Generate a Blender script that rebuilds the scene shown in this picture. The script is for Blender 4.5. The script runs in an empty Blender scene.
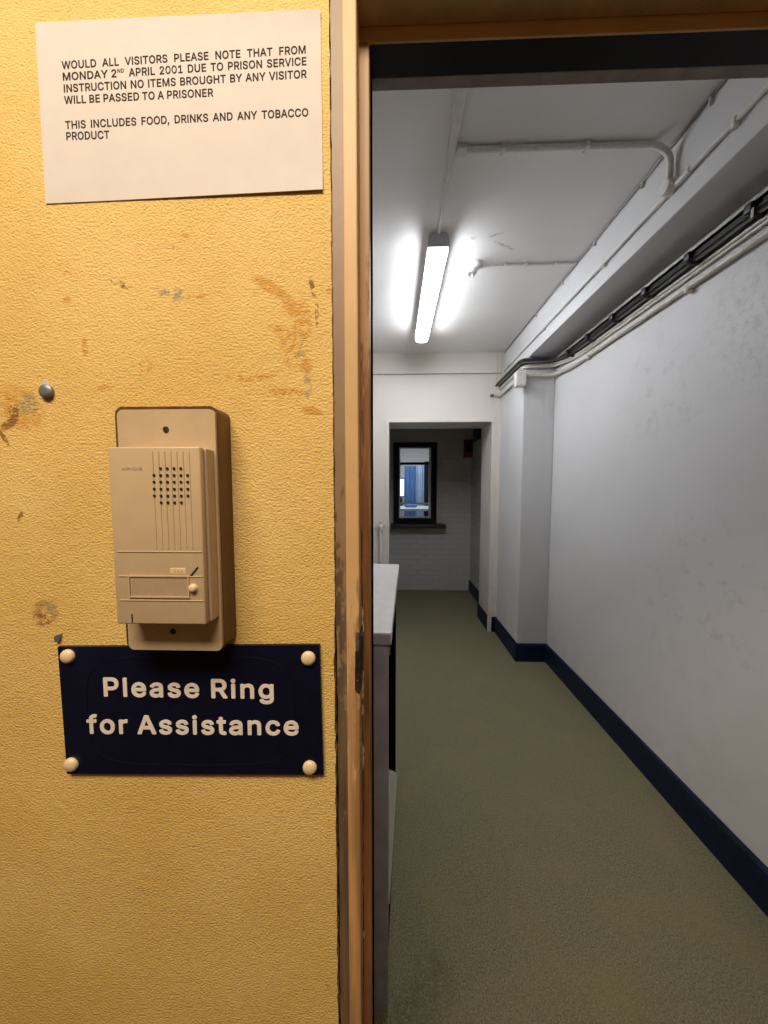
import bpy, bmesh, math, random
from mathutils import Vector, Matrix
random.seed(7)
S = bpy.context.scene
COL = S.collection
PI = math.pi
# ------------------------------------------------------------------ camera
F = 340.0                       # focal length in pixels of the 768x1024 frame
EYE = Vector((0, 0, 1.466))
PSI = math.atan(10 / F); PIT = math.atan(23 / F)
FWD = Vector((-math.sin(PSI) * math.cos(PIT), math.cos(PSI) * math.cos(PIT), -math.sin(PIT)))
RGT = Vector((math.cos(PSI), math.sin(PSI), 0)); UPV = RGT.cross(FWD)
def ray(x, y): return FWD * F + RGT * (x - 384) - UPV * (y - 512)
def at(x, y, Y):                # measured point of the photograph on the plane y = Y
    r = ray(x, y); return EYE + r * (Y / r.y)
def at_z(x, y, Z):
    r = ray(x, y); return EYE + r * ((Z - EYE.z) / r.z)
cam = bpy.data.cameras.new('camera'); co = bpy.data.objects.new('camera', cam); COL.objects.link(co)
co.matrix_world = Matrix.Translation(EYE) @ Matrix((RGT, UPV, -FWD)).transposed().to_4x4()
cam.sensor_fit = 'VERTICAL'; cam.sensor_height = 36; cam.lens = 36 * F / 1024
cam.clip_start = 0.01
S.camera = co

# ------------------------------------------------------------------ materials
class NT:
    def __init__(s, name):
        s.m = bpy.data.materials.new(name); s.m.use_nodes = True
        s.t = s.m.node_tree; s.n = s.t.nodes; s.l = s.t.links
        s.b = s.n['Principled BSDF']
        s.co = None
    def new(s, t, **k):
        n = s.n.new(t)
        for a, b in k.items(): setattr(n, a, b)
        return n
    def put(s, sock, v):
        if hasattr(v, 'is_output') or isinstance(v, bpy.types.NodeSocket): s.l.new(v, sock)
        else: sock.default_value = v
    def coords(s):
        if s.co is None: s.co = s.new('ShaderNodeTexCoord').outputs['Object']
        return s.co
    def noise(s, scale, detail=4, rough=.55, vec=None, stretch=None, dist=0):
        n = s.new('ShaderNodeTexNoise'); n.inputs['Scale'].default_value = scale
        n.inputs['Detail'].default_value = detail; n.inputs['Roughness'].default_value = rough
        n.inputs['Distortion'].default_value = dist
        v = vec or s.coords()
        if stretch:
            m = s.new('ShaderNodeMapping'); m.inputs['Scale'].default_value = stretch
            s.l.new(v, m.inputs['Vector']); v = m.outputs['Vector']
        s.l.new(v, n.inputs['Vector'])
        return n.outputs['Fac']
    def ramp(s, fac, a, b, lo=0.0, hi=1.0):
        r = s.new('ShaderNodeMapRange'); r.interpolation_type = 'SMOOTHSTEP'
        s.l.new(fac, r.inputs['Value'])
        for i, v in zip(('From Min', 'From Max', 'To Min', 'To Max'), (a, b, lo, hi)): r.inputs[i].default_value = v
        return r.outputs['Result']
    def math(s, op, a, b=0.5):
        m = s.new('ShaderNodeMath', operation=op); s.put(m.inputs[0], a); s.put(m.inputs[1], b); return m.outputs[0]
    def mix(s, fac, a, b):
        m = s.new('ShaderNodeMix', data_type='RGBA'); s.put(m.inputs['Factor'], fac)
        ia = [i for i in m.inputs if i.type == 'RGBA']
        for i, v in zip(ia, (a, b)): s.put(i, v if not isinstance(v, tuple) else (*v, 1)[:4])
        return [o for o in m.outputs if o.type == 'RGBA'][0]
    def bump(s, h, strength=.3, dist=.002):
        b = s.new('ShaderNodeBump'); b.inputs['Strength'].default_value = strength; b.inputs['Distance'].default_value = dist
        s.l.new(h, b.inputs['Height']); s.l.new(b.outputs['Normal'], s.b.inputs['Normal']); return b
    def axis(s, i):
        x = s.new('ShaderNodeSeparateXYZ'); s.l.new(s.coords(), x.inputs[0]); return x.outputs[i]
    def blob(s, c, r, rot=0, noise=None, lo=.35, hi=.6, soft=.55):
        """mask of a stain in the XZ plane: centre c, radii r, broken up by noise"""
        m = s.new('ShaderNodeMapping', vector_type='TEXTURE')
        m.inputs['Location'].default_value = (c[0], 0, c[1]); m.inputs['Rotation'].default_value = (0, rot, 0)
        m.inputs['Scale'].default_value = (r[0], 1e3, r[1])
        s.l.new(s.coords(), m.inputs['Vector'])
        v = s.new('ShaderNodeVectorMath', operation='LENGTH'); s.l.new(m.outputs[0], v.inputs[0])
        k = s.ramp(v.outputs['Value'], soft, 1.0, 1.0, 0.0)
        if noise is not None: k = s.math('MULTIPLY', k, s.ramp(noise, lo, hi))
        return k
    def done(s, col=None, rough=.5, metal=0, spec=None):
        if col is not None: s.put(s.b.inputs['Base Color'], col if not isinstance(col, tuple) else (*col, 1)[:4])
        s.put(s.b.inputs['Roughness'], rough); s.put(s.b.inputs['Metallic'], metal)
        if spec is not None: s.b.inputs['Specular IOR Level'].default_value = spec
        return s.m

def simple(name, col, rough=.5, metal=0, var=.12, scale=40, bump=0, bscale=300, spec=None, stretch=None):
    t = NT(name)
    n = t.noise(scale, stretch=stretch)
    c = t.mix(t.ramp(n, .3, .7), tuple(v * (1 - var) for v in col), tuple(min(1, v * (1 + var)) for v in col))
    if bump: t.bump(t.noise(bscale, 3, stretch=stretch), bump)
    return t.done(c, rough, metal, spec)

W = .355                        # front plane of the yellow wall
def wxz(x, y, Y=W): p = at(x, y, Y); return (p.x, p.z)
PX = W / F                      # metres per pixel on the yellow wall

def yellow_plaster():
    t = NT('yellow_plaster')
    patch = t.noise(6, 5); fine = t.noise(90, 4); grime = t.noise(160, 5, .7); big = t.noise(2.2, 3)
    c = t.mix(t.ramp(patch, .3, .7), (.80, .505, .145), (.89, .59, .20))
    c = t.mix(t.math('MULTIPLY', t.ramp(fine, .55, .75), .35), c, (.70, .39, .09))
    orange = (.68, .34, .06); brown = (.27, .115, .02); grey = (.42, .33, .17)
    for (x, y, rx, ry, rot, col, lo, hi) in [
        (270, 287, 24, 7, -.55, orange, .30, .5), (292, 308, 26, 8, -1.0, orange, .33, .55), (302, 322, 12, 26, 0, orange, .38, .6),
        (284, 334, 22, 7, -.5, orange, .40, .6), (292, 350, 18, 20, 0, orange, .42, .6), (301, 352, 4, 22, .0, grey, .45, .6),
        (307, 366, 7, 10, 0, orange, .3, .5), (308, 384, 5, 18, 0, grey, .45, .6), (312, 411, 14, 5, -.2, orange, .25, .45),
        (285, 393, 26, 6, .0, orange, .40, .55), (258, 378, 24, 3.5, .15, orange, .35, .5), (236, 377, 14, 4, 0, orange, .45, .6),
        (312, 285, 3, 20, .2, brown, .42, .55), (317, 315, 2.5, 16, 0, brown, .42, .55), (329, 291, 4, 4, 0, orange, .3, .5),
        (172, 294, 17, 8, -.1, grey, .47, .55), (195, 296, 14, 4, 0, orange, .45, .55), (120, 284, 14, 4, -.4, brown, .47, .56),
        (105, 388, 9, 4, 0, orange, .35, .5), (146, 367, 11, 8, 0, orange, .42, .6), (85, 347, 4, 11, 0, orange, .35, .55),
        (66, 266, 10, 16, .5, orange, .5, .65), (67, 300, 5, 4, 0, orange, .4, .5), (176, 248, 6, 3, 0, brown, .45, .55),
        (20, 408, 34, 24, -.7, orange, .30, .6), (28, 404, 12, 14, 0, grey, .40, .55), (9, 424, 13, 6, .5, brown, .3, .5), (14, 412, 7, 10, 0, brown, .38, .5), (4, 438, 3, 12, .5, brown, .4, .5),
        (45, 612, 17, 17, 0, (.50, .27, .06), .38, .55), (50, 610, 11, 14, 0, grey, .46, .56), (42, 620, 12, 9, 0, brown, .48, .58),
        (20, 517, 3, 8, -.5, brown, .42, .55), (328, 985, 4, 8, 0, brown, .5, .6), (185, 235, 5, 3, 0, orange, .4, .5)]:
        k = t.blob(wxz(x, y), (rx * PX, ry * PX), -rot, grime, lo, hi)
        c = t.mix(t.math('MULTIPLY', k, .9), c, col)
    stip = t.noise(400, 4, .6, stretch=(.85, 1, 1.1)); lump = t.noise(90, 3, .5)
    h = t.math('ADD', t.math('MULTIPLY', stip, .8), t.math('MULTIPLY', lump, .35))
    t.bump(h, .75, .0034)
    return t.done(c, .62, spec=.3)

def white_paint(name, col=(.72, .71, .71), marks=(), bump=.12, rough=.5):
    t = NT(name)
    n = t.noise(3.0, 5); f = t.noise(30, 5, .65)
    c = t.mix(t.ramp(n, .3, .7), tuple(v * .965 for v in col), col)
    c = t.mix(t.math('MULTIPLY', t.ramp(f, .62, .8), .18), c, (.45, .43, .40))
    for (mk, colr, amt) in marks: c = t.mix(t.math('MULTIPLY', mk(t), amt), c, colr)
    t.bump(t.noise(70, 4), bump, .004)
    return t.done(c, rough, spec=.35)

def sphere_mask(c, r, scale, lo, hi):
    def f(t):
        v = t.new('ShaderNodeVectorMath', operation='DISTANCE'); t.l.new(t.coords(), v.inputs[0]); v.inputs[1].default_value = c
        return t.math('MULTIPLY', t.ramp(v.outputs['Value'], r * .3, r, 1, 0), t.ramp(t.noise(scale, 6, .7), lo, hi))
    return f
def low_mask(z0, z1):
    def f(t): return t.math('MULTIPLY', t.ramp(t.axis(2), z0, z1, 1, 0), t.ramp(t.noise(9, 5), .35, .7))
    return f

def brick_white():
    t = NT('white_painted_brick')
    m = t.new('ShaderNodeMapping'); t.l.new(t.coords(), m.inputs[0]); m.inputs['Rotation'].default_value = (PI / 2, 0, 0)
    b = t.new('ShaderNodeTexBrick'); t.l.new(m.outputs[0], b.inputs['Vector'])
    b.inputs['Scale'].default_value = 1; b.inputs['Brick Width'].default_value = .225; b.inputs['Row Height'].default_value = .075
    b.inputs['Mortar Size'].default_value = .006; b.inputs['Mortar Smooth'].default_value = .6
    b.inputs['Color1'].default_value = (.52, .50, .47, 1); b.inputs['Color2'].default_value = (.49, .47, .45, 1); b.inputs['Mortar'].default_value = (.45, .43, .41, 1)
    inv = t.math('SUBTRACT', 1.0, b.outputs['Fac']); t.bump(inv, .8, .006)
    return t.done(b.outputs['Color'], .55)

def carpet():
    t = NT('olive_carpet')
    a = t.noise(190, 5, .75); p = t.noise(5, 5); q = t.noise(28, 5, .65)
    c = t.mix(t.ramp(a, .3, .7), (.088, .078, .044), (.305, .278, .170))
    c = t.mix(t.math('MULTIPLY', t.ramp(p, .45, .7), .5), c, (.235, .195, .098))
    c = t.mix(t.math('MULTIPLY', t.ramp(q, .48, .7), .5), c, (.17, .145, .09))
    for (x, y, r) in [(.12, .93, .10), (.05, .85, .08)]:
        c = t.mix(t.math('MULTIPLY', sphere_mask((x, y, 0), r, 26, .35, .65)(t), .45), c, (.085, .065, .038))
    t.bump(a, .9, .004)
    return t.done(c, .95, spec=.1)

def wood(name, dark, light, scale=9, rough=.5):
    t = NT(name)
    n = t.noise(scale, 6, .6, stretch=(6, 6, .35), dist=.6); f = t.noise(120, 3, .6, stretch=(1, 1, .05))
    c = t.mix(t.ramp(n, .3, .7), dark, light); c = t.mix(t.math('MULTIPLY', t.ramp(f, .45, .7), .4), c, tuple(v * .5 for v in dark))
    t.bump(f, .3, .001)
    return t.done(c, rough)

def worn_paint(name, paint, under, z0, z1, lo=.45, hi=.55, amount=1, scale=30, stretch=(3, 3, .5)):
    """paint rubbed through to the wood below, more so lower down the post"""
    t = NT(name)
    n = t.noise(scale, 6, .65, stretch=stretch); g = t.noise(8, 5, .6, stretch=(8, 8, .4))
    u = t.mix(t.ramp(g, .32, .66), tuple(v * .4 for v in under), tuple(v * 1.7 for v in under))
    p = t.mix(t.ramp(t.noise(14, 4), .3, .7), tuple(v * .9 for v in paint), paint)
    zz = t.ramp(t.axis(2), z0, z1, .35, -.35)
    k = t.ramp(t.math('ADD', n, zz), lo, hi)
    t.bump(n, .25, .002)
    return t.done(t.mix(t.math('MULTIPLY', k, amount), p, u), .5)

def emitter(name, col, strength):
    t = NT(name); t.b.inputs['Emission Color'].default_value = (*col, 1); t.b.inputs['Emission Strength'].default_value = strength
    return t.done(col, .4)

def glass():
    t = NT('window_glass'); n = t.n; l = t.l
    tr = t.new('ShaderNodeBsdfTransparent'); gl = t.new('ShaderNodeBsdfGlossy'); gl.inputs['Roughness'].default_value = .02
    fr = t.new('ShaderNodeFresnel'); mx = t.new('ShaderNodeMixShader')
    l.new(fr.outputs[0], mx.inputs[0]); l.new(tr.outputs[0], mx.inputs[1]); l.new(gl.outputs[0], mx.inputs[2])
    l.new(mx.outputs[0], n['Material Output'].inputs[0]); n.remove(t.b); return t.m

def ceil_paint():
    t = NT('ceiling_paint')
    n = t.noise(2.5, 5); c = t.mix(t.ramp(n, .3, .7), (.80, .77, .75), (.85, .82, .80))
    for (x, y, rx, ry, rot) in [(.66, 1.2, .09, .012, .15), (.86, 1.16, .05, .008, .1), (.60, 1.98, .10, .015, .5), (.42, 1.92, .03, .015, 0), (.53, 1.9, .06, .01, -.4)]:
        m = t.new('ShaderNodeMapping', vector_type='TEXTURE'); m.inputs['Location'].default_value = (x, y, 0); m.inputs['Rotation'].default_value = (0, 0, rot)
        m.inputs['Scale'].default_value = (rx, ry, 1e3); t.l.new(t.coords(), m.inputs[0])
        v = t.new('ShaderNodeVectorMath', operation='LENGTH'); t.l.new(m.outputs[0], v.inputs[0])
        k = t.math('MULTIPLY', t.ramp(v.outputs['Value'], .4, 1, 1, 0), t.ramp(t.noise(60, 6, .7), .45, .55))
        c = t.mix(t.math('MULTIPLY', k, .7), c, (.30, .27, .24))
    t.bump(t.noise(40, 4), .12, .004)
    return t.done(c, .38, spec=.45)

M = dict(
    yellow=yellow_plaster(),
    white=white_paint('white_wall_paint', (.66, .65, .645), marks=[(low_mask(.15, .9), (.50, .46, .43), .25)]),
    right=white_paint('white_wall_paint_marked_shaded', (.67, .65, .645), [
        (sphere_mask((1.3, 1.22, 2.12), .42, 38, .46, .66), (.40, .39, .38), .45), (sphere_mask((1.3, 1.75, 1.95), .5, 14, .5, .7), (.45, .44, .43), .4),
        (sphere_mask((1.3, 1.5, 1.0), .5, 18, .52, .7), (.42, .39, .37), .4), (low_mask(.1, .8), (.50, .47, .45), .3)]),  # smears, plus the wall's dimmer near and lower part put into the tone
    warmwhite=white_paint('cream_wall_paint', (.76, .69, .62), [(low_mask(.15, .9), (.55, .44, .38), .35)]),
    brick=brick_white(), carpet=carpet(), ceil=ceil_paint(),
    navy=simple('navy_gloss_paint', (.006, .011, .034), .45, var=.25, spec=.2),
    hallfloor=simple('brown_hall_floor', (.045, .03, .017), .7),
    leftwall=simple('brown_lower_paint', (.50, .46, .44), .6),
    hall=simple('cream_hall_paint', (.26, .20, .13), .6),
    frame=worn_paint('orange_door_paint', (.70, .42, .185), (.42, .20, .07), .9, 2.0, .62, .72, .7),
    stop=worn_paint('worn_stop_paint', (.66, .38, .16), (.25, .105, .035), 1.15, 1.95, .38, .54),
    filler=worn_paint('old_filler_paint', (.31, .19, .105), (.12, .075, .045), .9, 2.1, .60, .68, .8, 60, (1, 1, .4)),
    soffit=simple('orange_head_paint', (.58, .38, .19), .5),
    headnavy=simple('dark_navy_head', (.010, .011, .018), .4, spec=.25),
    headgrey=simple('grey_head_edge', (.34, .31, .30), .6),
    chip=simple('pale_bare_primer', (.62, .55, .45), .7),
    gap=simple('dark_crack_filler', (.012, .010, .008), .9),
    rust=simple('rusty_iron', (.045, .028, .018), .6, .4, .6, 120, .4),
    rust2=simple('worn_steel', (.22, .18, .15), .45, .7, .4, 150, .3),
    paper=simple('laminated_paper', (.70, .615, .565), .6, var=.02, spec=.15),
    ink=simple('black_ink', (.06, .045, .038), .9, spec=0),
    sign=simple('navy_plastic', (.005, .006, .018), .3, var=.1, spec=.2),
    letter=simple('cream_lettering', (.86, .74, .64), .5, var=.06),
    cap=simple('cream_screw_cap', (.82, .60, .36), .35, var=.05),
    beige=simple('beige_plastic', (.56, .40, .235), .42, var=.03),
    beige2=simple('beige_case_side', (.50, .38, .27), .4, var=.03),
    plate=simple('beige_plate', (.58, .42, .25), .35, var=.04),
    label=simple('name_card', (.45, .31, .20), .25, var=.04),
    hole=simple('dark_hole', (.012, .008, .006), .9),
    block=wood('brown_wood_block', (.085, .032, .011), (.15, .062, .023), 30, .4),
    steel=simple('grey_steel', (.20, .20, .22), .45, .5, .2),
    conduit=simple('white_painted_conduit', (.70, .67, .63), .4, var=.06),
    beigepipe=simple('cream_painted_conduit', (.60, .56, .50), .35, var=.1),
    cable=simple('black_cable_sheath', (.015, .014, .016), .45),
    greycable=simple('grey_cable_sheath', (.30, .28, .27), .45),
    tray=simple('dark_metal_tray', (.05, .048, .05), .5, .4),
    lip=simple('dull_zinc', (.34, .32, .29), .45, .5),
    lamp_body=simple('white_enamel', (.62, .62, .66), .4, var=.04),
    diffuser=emitter('lit_diffuser', (.89, .945, 1.0), 56.0),
    dimend=emitter('lit_diffuser_end', (.93, .96, 1.0), 3.5),
    laminate=simple('white_laminate_top', (.72, .71, .68), .35, var=.04),
    panel=simple('mauve_grey_panel', (.31, .28, .31), .45, var=.15, scale=12),
    matteblack=simple('matte_black', (.004, .004, .004), 1.0, spec=0),
    lightpanel=simple('pale_grey_panel', (.74, .71, .70), .5),
    dark=simple('dark_brown_gloss', (.006, .0055, .006), .5, spec=.15),
    sash=simple('pale_sash_paint', (.55, .55, .53), .4),
    sill=wood('brown_sill', (.022, .014, .009), (.045, .024, .012), 12),
    glass=glass(),
    blue=simple('blue_curtain_cloth', (.09, .22, .45), .8, var=.3, scale=25, stretch=(4, 4, .2)),
    paleblue=simple('pale_blue_cloth', (.45, .58, .75), .8, var=.2, scale=20, stretch=(4, 4, .2)),
    red=simple('red_enamel', (.10, .018, .022), .4), green=simple('green_sign_plastic', (.008, .045, .035), .5),
    desk=simple('pale_desk_top', (.42, .46, .52), .4), screen=emitter('lit_screen', (.75, .8, 1.0), 1.5),
    roomlamp=emitter('room_tube', (.85, .93, 1.0), 6.0),
)

# ------------------------------------------------------------------ mesh helpers
class MB:
    def __init__(s): s.bm = bmesh.new()
    def box(s, a, b, bev=0, seg=2):
        a = Vector(a); b = Vector(b)
        lo = Vector(map(min, a, b)); hi = Vector(map(max, a, b))
        r = bmesh.ops.create_cube(s.bm, size=1, matrix=Matrix.Translation((lo + hi) / 2) @ Matrix.Diagonal((*(hi - lo), 1)))
        if bev:
            es = {e for v in r['verts'] for e in v.link_edges}
            bmesh.ops.bevel(s.bm, geom=list(es), offset=bev, segments=seg, affect='EDGES', profile=.5)
        return s
    def prism(s, pts, axis, lo, hi):
        """polygon given in the two axes other than `axis`, extruded along it"""
        def v3(p, k):
            q = list(p); q.insert(axis, k); return s.bm.verts.new(q)
        A = [v3(p, lo) for p in pts]; B = [v3(p, hi) for p in pts]; n = len(pts)
        s.bm.faces.new(A); s.bm.faces.new(B[::-1])
        for i in range(n): s.bm.faces.new((A[i], B[i], B[(i + 1) % n], A[(i + 1) % n]))
        return s
    def tube(s, pts, r, seg=10, cap=True):
        pts = [Vector(p) for p in pts]; rings = []; up = None
        for i, p in enumerate(pts):
            d = (pts[min(i + 1, len(pts) - 1)] - pts[max(i - 1, 0)]).normalized()
            if up is None:
                up = d.cross(Vector((0, 0, 1)))
                if up.length < .1: up = d.cross(Vector((1, 0, 0)))
                up.normalize()
            up = (up - d * up.dot(d)).normalized(); w = d.cross(up)
            rr = r[i] if isinstance(r, (list, tuple)) else r
            rings.append([s.bm.verts.new(p + (up * math.cos(2 * PI * k / seg) + w * math.sin(2 * PI * k / seg)) * rr) for k in range(seg)])
        for a, b in zip(rings, rings[1:]):
            for k in range(seg): s.bm.faces.new((a[k], a[(k + 1) % seg], b[(k + 1) % seg], b[k]))
        if cap: s.bm.faces.new(rings[0][::-1]); s.bm.faces.new(rings[-1])
        return s
    def lathe(s, prof, c, d=(0, -1, 0), seg=20):
        """profile (radius, height along d) turned about the axis d through c"""
        d = Vector(d).normalized(); u = d.cross(Vector((0, 0, 1)))
        if u.length < .1: u = Vector((1, 0, 0))
        u.normalize(); w = d.cross(u); c = Vector(c); rings = []
        for r, h in prof:
            r = max(r, 1e-5)
            rings.append([s.bm.verts.new(c + d * h + (u * math.cos(2 * PI * k / seg) + w * math.sin(2 * PI * k / seg)) * r) for k in range(seg)])
        for a, b in zip(rings, rings[1:]):
            for k in range(seg): s.bm.faces.new((a[k], a[(k + 1) % seg], b[(k + 1) % seg], b[k]))
        s.bm.faces.new(rings[0][::-1]); s.bm.faces.new(rings[-1])
        return s
    def build(s, name, mat, parent=None, smooth=False, mats=None, pick=None):
        bmesh.ops.recalc_face_normals(s.bm, faces=s.bm.faces[:])
        me = bpy.data.meshes.new(name)
        if pick:
            for f in s.bm.faces: f.material_index = pick(f)
        s.bm.to_mesh(me); s.bm.free()
        for m in (mats or [mat]): me.materials.append(m)
        if smooth:
            me.polygons.foreach_set('use_smooth', [True] * len(me.polygons))
            try: me.set_sharp_from_angle(angle=math.radians(40))
            except Exception: pass
        o = bpy.data.objects.new(name, me); COL.objects.link(o)
        if parent is not None:
            o.parent = parent; o.matrix_parent_inverse = parent.matrix_world.inverted()
        return o

def tag(o, label=None, cat=None, group=None, kind=None):
    for k, v in (('label', label), ('category', cat), ('group', group), ('kind', kind)):
        if v: o[k] = v
    return o
def struct(o, label=None, cat=None): return tag(o, label, cat, kind='structure')
def empty(name, loc, rz=0):
    o = bpy.data.objects.new(name, None); o.empty_display_size = .05; o.location = loc; o.rotation_euler.z = rz; COL.objects.link(o)
    o.matrix_world = Matrix.Translation(loc) @ Matrix.Rotation(rz, 4, 'Z')
    return o
def smooth_path(pts, n=8):
    """Catmull-Rom through the points"""
    P = [Vector(p) for p in pts]; P = [P[0] * 2 - P[1]] + P + [P[-1] * 2 - P[-2]]; out = []
    for i in range(1, len(P) - 2):
        for k in range(n):
            t = k / n; a, b, c, d = P[i - 1:i + 3]
            out.append(.5 * ((2 * b) + (c - a) * t + (2 * a - 5 * b + 4 * c - d) * t * t + (3 * b - a - 3 * c + d) * t ** 3))
    return out + [P[-2]]
def fillet(pts, r, n=6):
    """polyline with rounded corners"""
    P = [Vector(p) for p in pts]; out = [P[0]]
    for a, b, c in zip(P, P[1:], P[2:]):
        u = (a - b); w = (c - b); rr = min(r, u.length * .45, w.length * .45); u.normalize(); w.normalize()
        p0 = b + u * rr; p1 = b + w * rr
        for k in range(n + 1):
            t = k / n; out.append(p0 * (1 - t) ** 2 + b * 2 * t * (1 - t) + p1 * t * t)
    return out + [P[-1]]

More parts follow.
